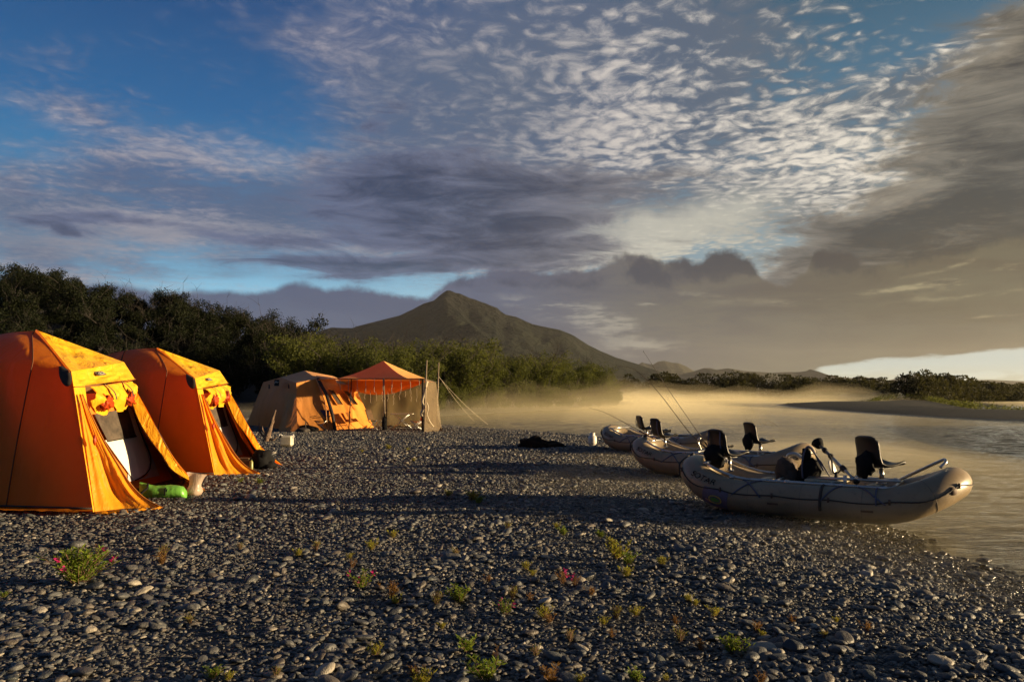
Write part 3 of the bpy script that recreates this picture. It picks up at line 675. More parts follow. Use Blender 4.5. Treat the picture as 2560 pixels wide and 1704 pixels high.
# far bank and island woods: read as one mass each
def wood_mass(name, line, H, depth, n, leaf, m, seed, label=None):
    r = np.random.default_rng(seed); L = np.array(line, float); seg = np.diff(L[:, :2], axis=0); sl = np.hypot(seg[:, 0], seg[:, 1]); cum = np.concatenate([[0], np.cumsum(sl)])
    nb = int(cum[-1] / (H * .34)); out = []
    t = np.sort(r.uniform(0, cum[-1], nb)); bx = np.interp(t, cum, L[:, 0]); by = np.interp(t, cum, L[:, 1]); hh = np.interp(t, cum, L[:, 2]) * r.uniform(.72, 1.08, nb)
    dz = r.uniform(0, depth, nb); d0 = np.hypot(bx, by); bx = bx + bx / d0 * dz; by = by + by / d0 * dz; gzv = land_z(bx, by)
    m_ = n // nb
    for i in range(nb):
        k = r.integers(3, 7); cc = r.normal(0, 1, (k, 3)) * [hh[i] * .30, hh[i] * .30, hh[i] * .22] + [0, 0, hh[i] * .5]
        j = r.integers(0, k, m_); P_ = r.normal(0, 1, (m_, 3)); P_ /= np.linalg.norm(P_, axis=1, keepdims=True)
        p = cc[j] + P_ * (hh[i] * .24 * r.uniform(.5, 1, m_) ** .5)[:, None]; p[:, 2] = np.clip(p[:, 2], .05, hh[i] * 1.0); p += [bx[i], by[i], gzv[i]]; out.append((p, P_))
    P_ = np.concatenate([a for a, b in out]); Nn = np.concatenate([b for a, b in out]) + r.normal(0, .4, (len(P_), 3)) + [0, 0, .3]
    v, f = leaf_mesh(P_, Nn, leaf * r.uniform(.6, 1.3, len(P_)), leaf * r.uniform(.4, .8, len(P_)), r.uniform(0, 6.28, len(P_)))
    o = bpy.data.objects.new(name, np_mesh(name, [(v, f, 0)], [m])); COL.objects.link(o); return tag(o, label, kind='stuff')
wood_mass('far_bank_woods', [(20, 203, 5.0), (34, 203, 7.4), (45, 206, 6.8), (60, 207, 7.4), (80, 211, 6.8), (100, 216, 6.4), (118, 222, 5.2), (150, 230, 4.5), (230, 250, 6)], 4.0, 8, 110000, .55, M_far, 3)
wood_mass('island_woods', [(72, 143, 2.2), (75, 145, 4.2), (80, 148, 5.6), (86, 152, 6.2), (93, 160, 5.8), (100, 167, 5.2), (112, 178, 5.6), (122, 186, 5.2), (136, 196, 5.6), (160, 214, 6.0), (200, 230, 6)], 4.0, 6, 80000, .5, M_far, 4)
wood_mass('island_scrub', [(44, 118, .35), (52, 121, .3), (60, 125, .5), (70, 140, 1.2), (84, 150, 1.0), (62, 104, .7), (50, 80, .8), (46, 66, .9), (43, 58, .6)], .8, 2, 6000, .22, M_willow, 5)

# ------------------------------------------------------------------ tents
def m_fabric(name, col, tcol, tr, wr=1.0, rough=.42, scale=1.0):
    def fn(nt, out):
        p = texco(); x, y, z = sep(p)
        n = nz(xyz(x, y, z * .35), 5.0 * scale, 4, .55, dist=.8); f = nz(p, 2.0, 4, .6); wv = nz(p, 180.0, 2, .5)
        st = nz(xyz(x * .5, y * .5, z * 5.0), 1.6, 3, .5)
        c = mix(ss(f, .3, .7), tuple(a * .9 for a in col), tuple(min(1, a * 1.06) for a in col)); c = mix(ss(st, .58, .75) * .06, c, tuple(a * .5 for a in col))
        bsdf(nt, out, c, rough, spec=.35, bump=n + wv * .02, bstr=.55 * wr, bdist=.03, trans=tr, tcol=tcol)
    return mat(name, fn)
M_flyshade = m_fabric('shaded_orange_fabric', (0.70, 0.20, 0.008), (0.80, 0.12, 0.004), .42)  # tent orange darkened: the shade on the side walls is put into the colour
M_flysun = m_fabric('sunlit_wrinkled_fabric', (0.95, 0.53, 0.024), (0.80, 0.17, 0.008), .35, 3.2, .38, 1.4)  # same cloth in a yellower copy, sunlight put into the colour
M_flap = m_fabric('orange_flap_fabric', (0.92, 0.36, 0.016), (0.85, 0.17, 0.006), .35, 1.8, .4, 1.2)
M_red = m_fabric('red_orange_fabric', (0.55, 0.07, 0.010), (0.6, 0.06, 0.01), .4, 2.5)
M_innerw = m_fabric('white_tent_fabric', (0.80, 0.78, 0.70), (0.6, 0.58, 0.5), .1, .5)
M_innero = m_fabric('orange_inner_fabric', (0.72, 0.22, 0.03), (0.6, 0.12, 0.01), .2, .6)
M_innershade = m_fabric('shaded_inner_fabric', (0.50, 0.47, 0.50), (0.4, .36, .36), .1, .5)  # white inner cloth greyed, its shadow put into the colour
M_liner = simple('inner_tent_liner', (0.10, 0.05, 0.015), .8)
M_mesh = simple('dark_insect_mesh', (0.055, 0.042, 0.03), .8, vary=.6, scale=5.0)
M_black = simple('black_fabric', (0.009, 0.009, 0.010), .85, spec=.12, scale=6.0)
M_web = simple('dark_webbing', (0.03, 0.022, 0.018), .7)
M_seam = simple('seam_tape', (0.30, 0.10, 0.008), .7)
M_sleeve = simple('sleeve_tape', (0.10, 0.032, 0.006), .8)
M_logo = simple('label_patch', (0.05, 0.045, 0.04), .6)
M_logow = simple('label_lettering', (0.45, 0.42, 0.36), .6)
M_pole = simple('tent_pole', (0.05, 0.045, 0.04), .4, .3)
def wr(amp, f, seed, edge=True, dirn=(1, .25)):
    def fn(u, v):
        n = mnoise.noise(Vector((u * f * dirn[0], v * f * dirn[1], seed))) + .5 * mnoise.noise(Vector((u * f * 2.1 * dirn[0], v * f * 2 * dirn[1], seed + 5)))
        e = min(1, 6 * min(u, 1 - u)) * min(1, 6 * min(v, 1 - v)) if edge else 1
        return n * amp * e
    return fn
def bulge(b, inner=None):
    def fn(u, v): return b * math.sin(math.pi * u) * math.sin(math.pi * v) + (inner(u, v) if inner else 0)
    return fn
def arc_tent(name, off, label, second=False):
    o_ = Vector(off)
    A, L_, R_ = U(95, 826, 10.7), U(178, 928, 9.78), U(310, 905, 11.6)
    FL = G(233, 1283); FL.z = 0.02; SL = G(405, 1274); SL.z = .03; SR = G(516, 1233); SR.z = .03
    FR = Vector((-5.75, 13.0, 0.02)); B = Vector((-8.7, 10.95, 2.02)); BL = Vector((-9.4, 10.05, 0.02)); BR = Vector((-9.5, 13.2, 0.02))
    LB, RB = Vector((-8.9, 10.4, 1.45)), Vector((-8.8, 12.7, 1.5)); R2 = Vector((-6.62, 12.7, 1.83))
    if second: B = B + Vector((0, 0.05, .08)); A = A + Vector((-.1, 0, .0))
    for p in (A, L_, R_, FL, SL, SR, FR, B, BL, BR, LB, RB, R2): p += o_
    SLp = SL; t = thing(name, (FL.x - 1.8, FL.y + 1.3, 0), label, 'tent', 'orange dome tents in the camp', world_space=True)
    # near side wall: base -> shoulder -> ridge, rounded
    b = MB(); nu, nv = 46, 40; vs = []
    def side(u, v, near=True):
        f_, s_, r_ = (FL, L_, A) if near else (FR, R2, A); f2, s2, r2 = (BL, LB, B) if near else (BR, RB, B)
        uu = u ** 1.0; base = f_.lerp(f2, uu); sh = s_.lerp(s2, uu); rd = r_.lerp(r2, uu)
        base.y += (-.02 if near else .02) * math.sin(math.pi * u); sh.y += (-.03 if near else .03) * math.sin(math.pi * u) ; sh.z += .05 * math.sin(math.pi * u) + .20 * min(1, u * 5) * (1 - u * .5); rd.z += .10 * math.sin(math.pi * u)
        k = .62
        if v < k: w = v / k; p = base.lerp(sh, w); p.y += (-.05 if near else .05) * math.sin(math.pi * w) * math.sin(math.pi * u)
        else: w = (v - k) / (1 - k); p = sh.lerp(rd, w); p.z += .07 * math.sin(math.pi * w) * math.sin(math.pi * min(1, u * 1.5 + .02))
        return p
    for j in range(nv + 1):
        for i in range(nu + 1):
            u, v = (i / nu) ** 1.4, j / nv; p = side(u, v)
            p.y += .008 * mnoise.noise(Vector((u * 7, v * 2.2, off[1]))) * min(1, u * 2)
            vs.append(p)
    q = [(j * (nu + 1) + i, j * (nu + 1) + i + 1, (j + 1) * (nu + 1) + i + 1, (j + 1) * (nu + 1) + i) for j in range(nv) for i in range(nu)]
    b.add(vs, q); b.build('side_wall', M_flyshade, t)
    b = MB(); b.add([side((i / 20), j / 16, False) for j in range(17) for i in range(21)], [(j * 21 + i, j * 21 + i + 1, (j + 1) * 21 + i + 1, (j + 1) * 21 + i) for j in range(16) for i in range(20)]); b.build('side_wall', M_flyshade, t)
    b = MB(); b.patch(BL, BR, RB, LB, 8, 8, bulge(-.1)); b.patch(LB, RB, B, B, 8, 8); b.build('rear_wall', M_flyshade, t)
    # curved pole sleeves showing through the side
    b = MB()
    for u0, u1 in ((.02, .30), (.40, .62)):
        pts = []
        for k in range(30):
            w = k / 29; v = 1 - w; pts.append(side(u0 + (u1 - u0) * w ** .55, v) + Vector((0, -.004, .002)))
        b.tube(pts, .008, 5)
    b.build('pole_sleeve', M_sleeve, t)
    b = MB(); b.tube([side(u / 20, 0.015) + Vector((0, -.02, 0.0)) for u in range(21)], .012, 5); b.build('hem_cord', M_web, t)
    b = MB(); b.patch(side(0, 0.0), side(.999, 0.0), side(.999, 0) + Vector((0, -.24, -.0)), side(0, 0) + Vector((-.1, -.16, .0)), 40, 5, lambda u, v: Vector((0, -.05 * mnoise.noise(Vector((u * 9, v, 3 + off[1]))) * v, .035 * abs(mnoise.noise(Vector((u * 16, v * 2, off[1])))) + .02))); b.build('snow_skirt', M_flyshade, t)
    # round vent high on the side wall
    c = (L_ * .80 + side(.13, .62) * .20) ; c = side(.030, .60)
    vd = MB(); ring = []
    e1 = (side(.08, .60) - side(.0, .60)).normalized(); e2 = (side(.03, .56) - side(.03, .64)).normalized(); nn = e1.cross(e2).normalized(); nn = nn if nn.y < 0 else -nn
    nn = Vector((-.25, -.9, .3)).normalized(); vs = []; RR = (0.0, .5, .85, 1.0)
    for r_ in RR:
        for k in range(24):
            a = k * math.pi / 12; vs.append(side(max(0, .030 + .030 * r_ * math.cos(a)), .595 + .052 * r_ * math.sin(a)) + nn * (.022 if r_ < 1 else .008))
    vd.add(vs, [(i * 24 + k, i * 24 + (k + 1) % 24, (i + 1) * 24 + (k + 1) % 24, (i + 1) * 24 + k) for i in range(3) for k in range(24)])
    vd.build('vent', M_web, t)
    # front: roof panel from apex down to the seam over the door
    SeL = L_.lerp(FL, .115); SeR = R_.lerp(SR, .135)
    b = MB()
    def frontwr(u, v):
        d = mnoise.noise(Vector(((u + v * .35) * 9, v * 1.5, 2 + off[1]))) * .028 + mnoise.noise(Vector(((u - v * .5) * 20, v * 2.2, 7))) * .012 + mnoise.noise(Vector((u * 5, v * 5, 9))) * .045
        return -d * min(1, 5 * min(u, 1 - u)) * min(1, 6 * min(v, 1 - v) + .15) - .05 * math.sin(math.pi * v) * math.sin(math.pi * u)
    b.patch(L_, R_, A.lerp(R_, .02), A, 30, 26, frontwr); b.patch(SeL, SeR, R_, L_, 30, 12, frontwr)
    b.build('front_roof_panel', M_flysun, t)
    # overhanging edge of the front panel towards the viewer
    b = MB(); b.patch(L_ + Vector((-.05, .02, -.02)), L_ + Vector((.01, -.05, -.01)), A + Vector((.0, -.03, 0.012)), A + Vector((-.05, .0, .0)), 3, 20); b.build('roof_edge', M_flysun, t)
    b = MB(); b.tube([SeL.lerp(SeR, k / 10) + Vector((.012, 0, -.03 * math.sin(math.pi * k / 10))) for k in range(11)], .007, 5); b.build('seam', M_seam, t)
    # strip in the sunlit tone along the near pole, then the flap staked out
    S2t, S2b = SeL.lerp(SeR, .16), FL + (SL - FL) * .03 + Vector((0, .12, 0))
    b = MB(); b.patch(FL, S2b, S2t, SeL, 4, 20, wr(.006, 4, 1)); b.build('front_strip', M_flysun, t)
    b = MB(); ECp = [(405, 1274), (360, 1243), (325, 1207), (295, 1160), (262, 1105), (232, 1045), (206, 985)]
    EC = catmull([SL] + [U(px, py, 9.66 + .09 * k / 6) + o_ for k, (px, py) in enumerate(ECp)][1:], 6); hi = EC[-1]; n_ = len(EC); vs = []
    for j in range(n_):
        v = j / (n_ - 1); lp = (FL + Vector((.01, .02, 0))).lerp(hi + Vector((-.03, -.03, 0)), v)
        for i in range(31):
            u = i / 30; p = lp.lerp(EC[j], u); s_ = mnoise.noise(Vector((u * 5.5, v * 1.0, 1.5 + off[1]))) * .11 + mnoise.noise(Vector((u * 13, v * 2.0, 4.0))) * .035 + mnoise.noise(Vector((u * 3, v * 3.0, 8.0 + off[1]))) * .06
            k = math.sin(math.pi * u) ** .8 * min(1, .25 + 4 * v) * (1 - v * .75); vs.append(p + Vector((s_ * .6, -.9 * s_, 0)) * k + Vector((-.05, .10, 0)) * math.sin(math.pi * u) * (1 - v))
    b.add(vs, [(j * 31 + i, j * 31 + i + 1, (j + 1) * 31 + i + 1, (j + 1) * 31 + i) for j in range(n_ - 1) for i in range(30)])
    # turned-out hem on the ground
    b.patch(FL + Vector((.01, .02, 0)), SL, SL + Vector((-.10, -.08, -.02)), FL + Vector((.1, -.10, -.01)), 24, 4, lambda u, v: Vector((0, -.1 * math.sin(math.pi * u) * v, .03 * mnoise.noise(Vector((u * 12, v, 2))))))
    fl = b.build('door_flap', M_flap, t)
    b = MB(); b.tube(EC, .009, 5); b.build('hem', M_seam, fl)
    # far flap: outer face in the sunlit tone along the far pole, black lining towards the door
    F2 = R_.lerp(SR, .18); K = R_.lerp(SR, .80) + Vector((0, 0, -.02)); ir = FR
    b = MB()
    Ktop = U(319, 985, 11.45) + o_; Kb = U(456, 1176, 11.3) + o_; Kr = U(477, 1193, 11.3) + o_
    mid_l = lambda w: Ktop.lerp(Kb, w); mid_r = lambda w: SeR.lerp(SR, w)
    def strip(u, v):
        return Vector((.0, 0, 0)) + Vector((.02, -.01, 0)) * mnoise.noise(Vector((u * 3, v * 7, off[1]))) - Vector((0, 0, .10)) * math.sin(math.pi * v)
    RCp = [(515, 1233), (475, 1193), (440, 1158), (420, 1123), (392, 1073), (364, 1020), (332, 964)]; LCp = [(480, 1203), (434, 1177), (415, 1152), (403, 1132), (364, 1081), (336, 1020), (318, 968)]
    RC = catmull([SR] + [U(px, py, 11.25 + .2 * k / 6) + o_ for k, (px, py) in enumerate(RCp)][1:], 4); LC = catmull([U(px, py, 11.2 + .2 * k / 6) + o_ for k, (px, py) in enumerate(LCp)], 4)
    n_ = len(RC); b.add([LC[j].lerp(RC[j], i / 5) + Vector((.02, -.01, 0)) * mnoise.noise(Vector((i * .6, j * .35, off[1]))) for j in range(n_) for i in range(6)], [(j * 6 + i, j * 6 + i + 1, (j + 1) * 6 + i + 1, (j + 1) * 6 + i) for j in range(n_ - 1) for i in range(5)]); fl2 = b.build('door_flap', M_flysun, t)
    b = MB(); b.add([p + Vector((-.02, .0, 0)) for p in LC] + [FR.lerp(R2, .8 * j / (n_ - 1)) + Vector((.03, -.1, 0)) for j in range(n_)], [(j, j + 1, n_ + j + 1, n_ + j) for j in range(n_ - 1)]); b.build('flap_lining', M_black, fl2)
    b = MB(); b.add([p + Vector((0, .02, 0)) for p in RC] + [FR.lerp(R2, j / (n_ - 1)) for j in range(n_)], [(j, j + 1, n_ + j + 1, n_ + j) for j in range(n_ - 1)]); b.build('vestibule_wall', M_flyshade, t)
    b = MB(); b.patch(SeR, R_, A, A, 4, 10); b.patch(R_, R2, A, A, 6, 8, ); b.build('roof_panel', M_flyshade, t)
    # inner tent front wall, leaning back, with mesh window and cream door
    def IW(px, py, push=0.0):
        # plane x = -6.02 - .30*z through the ray
        k = (px - CX) / FPX; m = (HZ - py) / FPX; d = (-5.75 - .30 * CAM_H) / (k + .30 * m); p = Vector((k * d, d, CAM_H + m * d)); return p + o_ + Vector((push, 0, 0))
    b = MB(); b.patch(IW(232, 1260), IW(432, 1196), IW(318, 978), IW(196, 985), 16, 16, wr(.02, 4, 6)); b.build('inner_wall', M_innero, t)
    b = MB(); zi = lambda x, y, z: Vector((x, y, z)) + o_
    ng, fg = 9.62, 12.85
    for (p, q_) in ((ng, 1), (fg, -1)):
        y0, y1, y2 = p, p + q_ * .42, p + q_ * 1.05
        b.patch(zi(-5.75, y0, .03), zi(-9.3, y0 + q_ * .25, .03), zi(-8.8, y1 + q_ * .15, 1.5), zi(-6.75, y1, 1.72), 8, 6); b.patch(zi(-6.75, y1, 1.72), zi(-8.8, y1 + q_ * .15, 1.5), zi(-8.5, (ng + fg) / 2, 1.95), zi(-6.75, (ng + fg) / 2, 2.2), 8, 6)
    b.patch(zi(-5.75, ng, .03), zi(-5.75, fg, .03), zi(-6.75, fg - .42, 1.72), zi(-6.75, ng + .42, 1.72), 4, 4); b.patch(zi(-6.75, ng + .42, 1.72), zi(-6.75, fg - .42, 1.72), zi(-6.75, (ng + fg) / 2, 2.2), zi(-6.75, (ng + fg) / 2, 2.2), 4, 4)
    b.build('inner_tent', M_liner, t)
    b = MB(); b.patch(IW(318, 1204, .01), IW(398, 1188, .01), IW(343, 1052, .01), IW(318, 1010, .01), 8, 12); b.build('inner_wall_shade', M_innershade, t)  # grey sheet standing for the shadowed part of the inner wall
    b = MB()
    outl = [(240, 1092), (262, 1102), (334, 1088), (325, 1040), (318, 1012), (324, 1010), (336, 1052), (352, 1095), (368, 1135), (368, 1160), (356, 1182), (330, 1194), (318, 1200), (295, 1170), (262, 1110)]
    b.patch(IW(330, 1200, .03), IW(360, 1183, .03), IW(333, 1088, .03), IW(258, 1100, .03), 8, 8, wr(.008, 3, 2)); b.patch(IW(360, 1183, .03), IW(370, 1155, .03), IW(350, 1092, .03), IW(333, 1088, .03), 6, 8); b.patch(IW(333, 1088, .03), IW(350, 1092, .03), IW(325, 1022, .03), IW(312, 1012, .03), 4, 8)
    dr = b.build('inner_door', M_innerw, t)
    b = MB(); b.patch(IW(262, 1102, .045), IW(333, 1089, .045), IW(312, 1020, .045), IW(228, 1035, .045), 8, 8, wr(.02, 5, 8)); b.build('mesh_window', M_mesh, dr)
    b = MB(); b.tube(catmull([IW(*p, .05) for p in [(330, 1200), (350, 1190), (366, 1172), (369, 1150), (366, 1132), (350, 1095), (336, 1060), (326, 1022)]], 5), .009, 5); b.tube([IW(262, 1103, .05), IW(333, 1090, .05)], .008, 5); b.build('zipper', M_black, dr)
    # rolled-up outer door with ties
    b = MB(); a_, c_ = SeL.lerp(SeR, .22) + Vector((.02, 0, -.03)), SeL.lerp(SeR, .93) + Vector((.02, 0, -.03)); pts = []; n = 26
    vs = []
    for i in range(n + 1):
        u = i / n; p = a_.lerp(c_, u)
        for j in range(9):
            v = j / 8; sag = (.30 + .13 * math.sin(math.pi * u) ** .7 * 1.2) * v; sag *= .62 + .38 * abs(math.sin(2.0 * math.pi * u)) ** .6
            w = mnoise.noise(Vector((u * 10, v * 3, 1 + off[1]))) * .07 + mnoise.noise(Vector((u * 24, v * 5, 3))) * .03
            vs.append(p + Vector((.09 * math.sin(v * math.pi) + w, 0, -sag)))
    b.add(vs, [(i * 9 + j, i * 9 + j + 1, (i + 1) * 9 + j + 1, (i + 1) * 9 + j) for i in range(n) for j in range(8)])
    rl = b.build('rolled_door', M_flysun, t)
    b = MB()
    for u in (.22, .78):
        p = a_.lerp(c_, u); b.blob(p + Vector((.09, 0, -.24)), (.045, .11, .10), amp=1.1, freq=3.2, seed=u * 9 + off[1])
    b.build('door_lining', M_red, rl)
    for u in (.30, .72):
        p = a_.lerp(c_, u); b = MB(); b.patch(p + Vector((.0, -.015, .03)), p + Vector((.0, .02, .03)), p + Vector((.16, .05, -.20)), p + Vector((.16, .015, -.20)), 2, 6, lambda u_, v_: Vector((.05 * math.sin(math.pi * v_), 0, 0))); b.build('tie', M_web, rl)
    # sewn-on label
    c = SeL.lerp(SeR, .46) + (A - SeL.lerp(SeR, .46)).normalized() * .13; ux = (SeR - SeL).normalized(); uy = (A - SeL.lerp(SeR, .5)).normalized(); nn = ux.cross(uy).normalized(); nn = nn if nn.x > 0 else -nn
    b = MB(); pl = lambda x, y, h=.075: c + ux * x + uy * y + nn * h
    b.patch(pl(-.12, -.045), pl(.12, -.045), pl(.12, .05), pl(-.12, .05), 4, 2); lg = b.build('label', M_logo, t)
    b = MB(); b.tube([pl(-.09, -.01, .083), pl(-.03, .02, .083), pl(.0, .0, .083), pl(.04, .022, .083), pl(.09, -.008, .083)], .005, 4); b.patch(pl(-.08, -.03, .08), pl(.08, -.03, .08), pl(.08, -.018, .08), pl(-.08, -.018, .08), 2, 2); b.build('label_print', M_logow, lg)
    # poles
    b = MB(); b.tube([FL + Vector((-.02, .03, 0)), L_ + Vector((-.02, .03, -.02)), A + Vector((-.03, 0, -.03)), R2 + Vector((0, 0, -.02)), FR], .014, 6); b.build('pole', M_pole, t)
    # loop toggle on the flap
    pk = FL.lerp(SL, .10).lerp(hi, .60) + Vector((.03, -.07, 0)); b = MB(); b.blob(pk + Vector((.06, .03, 0)), (.02, .02, .07), amp=.3, seed=3); b.build('toggle_tab', M_red, fl)
    return t
arc_tent('dome_tent', (0, 0, 0), 'nearest orange dome tent, its left side cut by the picture edge, cream inner door showing')
arc_tent('dome_tent', (-0.13, 4.12, 0), 'second orange dome tent, standing behind the nearest one with a black bag in its entrance', True)

# third tent, tan outer, joined to the cook shelter
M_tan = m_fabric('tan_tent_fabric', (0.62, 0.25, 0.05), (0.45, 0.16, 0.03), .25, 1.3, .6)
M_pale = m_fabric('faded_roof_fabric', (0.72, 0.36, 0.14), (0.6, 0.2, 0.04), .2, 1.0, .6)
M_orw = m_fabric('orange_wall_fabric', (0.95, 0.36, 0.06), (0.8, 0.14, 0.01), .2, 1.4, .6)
B0, B1, B2, B3 = G(616, 1062), G(742, 1079), G(836, 1076), G(936, 1071)
S0, F0, S1, S2, S3 = U(658, 955, 35.2), U(701, 943, 33.2), U(741, 957, 30.6), U(792, 946, 31.4), U(888, 966, 33.4)
AP = U(762, 926, 33.6); AR = U(834, 940, 34.4); BB = Vector((-8.2, 37.5, 0)); SB = Vector((-8.6, 36.6, 1.9))
t = thing('dome_tent', (-9.4, 32.6, 0), 'far tan tent with an orange sunlit end wall, joined to the open cook shelter', 'tent', 'orange dome tents in the camp', world_space=True)
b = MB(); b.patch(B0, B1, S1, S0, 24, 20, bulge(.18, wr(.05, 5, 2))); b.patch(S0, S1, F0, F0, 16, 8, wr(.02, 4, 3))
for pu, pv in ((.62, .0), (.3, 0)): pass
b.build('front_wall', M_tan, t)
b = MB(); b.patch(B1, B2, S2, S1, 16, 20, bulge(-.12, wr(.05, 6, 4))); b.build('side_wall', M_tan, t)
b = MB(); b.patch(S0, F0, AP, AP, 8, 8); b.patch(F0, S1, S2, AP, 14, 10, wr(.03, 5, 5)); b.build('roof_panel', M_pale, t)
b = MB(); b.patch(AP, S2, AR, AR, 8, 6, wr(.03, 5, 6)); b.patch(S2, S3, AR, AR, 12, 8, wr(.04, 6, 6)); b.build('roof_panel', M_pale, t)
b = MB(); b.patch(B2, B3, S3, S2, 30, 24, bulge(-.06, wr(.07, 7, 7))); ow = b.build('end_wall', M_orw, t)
b = MB(); b.patch(B0, S0, SB, BB, 8, 8); b.patch(S0, AP, AR, SB, 8, 8); b.patch(BB, SB, S3, B3, 8, 8); b.patch(SB, AR, S3, S3, 4, 4); b.build('rear_wall', M_tan, t)
# canvas apron under the front shoulder and folds
b = MB(); b.patch(G(696, 1078), G(744, 1081), S1.lerp(B1, .25) + Vector((0, -.05, 0)), S1.lerp(B1, .28).lerp(S0, .25), 8, 14, wr(.05, 4, 9)); b.build('apron', M_tan, t)
def quad_at(a, b_, c_, d_, off, m, name, par, ext=None):
    q = MB(); q.patch(*[p + off for p in (a, b_, c_, d_)], 3, 4); return q.build(name, m, par)
wl = lambda u, v: (B2.lerp(B3, u)).lerp(S2.lerp(S3, u), v)
offw = Vector((.10, -.14, 0))
for (u0, v0, u1, v1, k) in ((.18, .52, .30, .80, .09), (.58, .55, .70, .83, .09)):
    w = quad_at(wl(u0 + k, v0), wl(u1 + k, v0), wl(u1 - .02, v1), wl(u0 - .02, v1), offw, M_mesh, 'window', ow)
    q = MB(); ps = [p + offw * 1.15 for p in (wl(u0 + k, v0), wl(u1 + k, v0), wl(u1 - .02, v1), wl(u0 - .02, v1))]; q.tube(ps, .018, 5, closed=True); q.build('window_frame', M_seam, w)
quad_at(wl(.42, .17), wl(.50, .17), wl(.46, .36), wl(.38, .36), offw, M_seam, 'pocket', ow)
q = MB(); q.tube([S2 + Vector((.06, -.06, 0)), S2.lerp(B2, .35) + Vector((.18, -.12, .08)), S2.lerp(B2, .7) + Vector((.16, -.12, .05)), B2 + Vector((.05, -.05, 0))], .07, 8); q.build('pole_sleeve', M_web, t)
q = MB(); q.tube([S2 + Vector((-.0, -.14, 0)), S2.lerp(B2, .5) + Vector((.04, -.2, .1)), B2 + Vector((-.25, -.12, 0))], .022, 6); q.build('pole', M_pale, t)
q = MB(); lc = U(699, 956.5, 32.0); ex = (S1 - S0).normalized(); q.patch(lc - ex * .5 + Vector((.0, -.32, -.14)), lc + ex * .28 + Vector((0, -.32, -.14)), lc + ex * .28 + Vector((0, -.28, .13)), lc - ex * .5 + Vector((0, -.28, .13)), 2, 2)
lg = q.build('label', M_black, t)
q = MB(); q.tube([lc - ex * .38 + Vector((0, -.345, -.02)), lc - ex * .2 + Vector((0, -.345, .05)), lc + Vector((0, -.345, .0)), lc + ex * .18 + Vector((0, -.345, .03))], .02, 4); q.build('label_print', M_logow, lg)
q = MB()
for px, py in ((673, 966), (722, 965)): p = U(px, py, 31.4 if px < 700 else 30.6); q.box(p, (.05, .04, .18))
q.build('toggle', M_web, t)
for (x0, y0, x1, y1) in ((663, 1070, 705, 1035), (782, 1032, 772, 1053), (776, 1048, 770, 1062), (700, 1076, 722, 1010)):
    pass

# ------------------------------------------------------------------ cook shelter
M_can = m_fabric('canopy_fabric', (0.95, 0.52, 0.17), (0.80, 0.13, 0.02), .42, 1.2, .55)
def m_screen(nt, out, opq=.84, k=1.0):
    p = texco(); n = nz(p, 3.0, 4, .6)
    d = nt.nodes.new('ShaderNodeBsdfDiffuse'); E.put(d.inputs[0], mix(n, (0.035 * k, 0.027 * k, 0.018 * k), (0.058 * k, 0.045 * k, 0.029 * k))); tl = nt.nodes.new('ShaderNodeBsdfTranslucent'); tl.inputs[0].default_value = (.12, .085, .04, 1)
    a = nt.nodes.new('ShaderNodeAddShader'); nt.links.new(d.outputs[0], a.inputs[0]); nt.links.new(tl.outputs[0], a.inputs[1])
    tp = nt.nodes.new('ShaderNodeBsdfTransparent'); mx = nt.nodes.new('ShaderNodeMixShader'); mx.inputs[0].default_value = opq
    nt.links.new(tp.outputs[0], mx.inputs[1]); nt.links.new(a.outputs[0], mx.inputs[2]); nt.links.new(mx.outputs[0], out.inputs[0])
M_screen = mat('insect_screen', m_screen); M_screens = mat('sunlit_insect_screen', lambda nt, out: m_screen(nt, out, .42, 5.0))  # one mesh in two tones: sun on the side is put into its colour
M_cord = simple('pale_cord', (0.5, 0.42, 0.30), .7)
M_alu = simple('aluminium_tube', (0.55, 0.54, 0.52), .33, .85, vary=.1)
M_polew = simple('shelter_pole', (0.24, 0.18, 0.12), .5, .2)
CFL, CFR, CBR, CBL = U(838, 946.5, 30.9), U(1062, 946.3, 29.2), U(1090, 955, 32.9), U(880, 957, 34.2); PK = U(958.5, 901.5, 31.6)
t = thing('cook_shelter', (-5.3, 31.5, 0), 'open orange pyramid-roofed cook shelter with screen walls and ties hanging from its edges', 'shelter', world_space=True)
b = MB(); HIP = [(CFL, .10), (CFR, .34), (CBR, .04), (CBL, .10)]
def hip(i, w): p, s_ = HIP[i % 4]; return p.lerp(PK, w) + Vector((0, 0, -s_ * math.sin(math.pi * w) ** .9 * (1 - .3 * w)))
for k in range(4):
    vs = []
    for j in range(21):
        for i in range(25):
            u, w = i / 24, j / 20; p = hip(k, w).lerp(hip(k + 1, w), u); e_ = math.sin(math.pi * u)
            vs.append(p + Vector((0, 0, -.10 * e_ * math.sin(math.pi * w) - .025 * e_ * (1 - w) + .02 * mnoise.noise(Vector((u * 6, w * 3, k))) * e_)))
    b.add(vs, [(j * 25 + i, j * 25 + i + 1, (j + 1) * 25 + i + 1, (j + 1) * 25 + i) for j in range(20) for i in range(24)])
b.build('roof', M_can, t)
b = MB()
def vband(a, c, d0, d1, k):
    def fn(u, v): return Vector((.0, .0, -(d0 + d1 * math.sin(math.pi * u)) * v)) + Vector((.1, .1, 0)) * (mnoise.noise(Vector((u * 14 + v * 4, v * 2, k))) * .7) * v
    b.patch(a, c, c + Vector((0, 0, -.001)), a + Vector((0, 0, -.001)), 40, 10, fn)
vband(U(838, 950, 33.4), U(1052, 953, 32.0), .12, .50, 3.0); b.build('rolled_rear_curtain', M_orw, t)
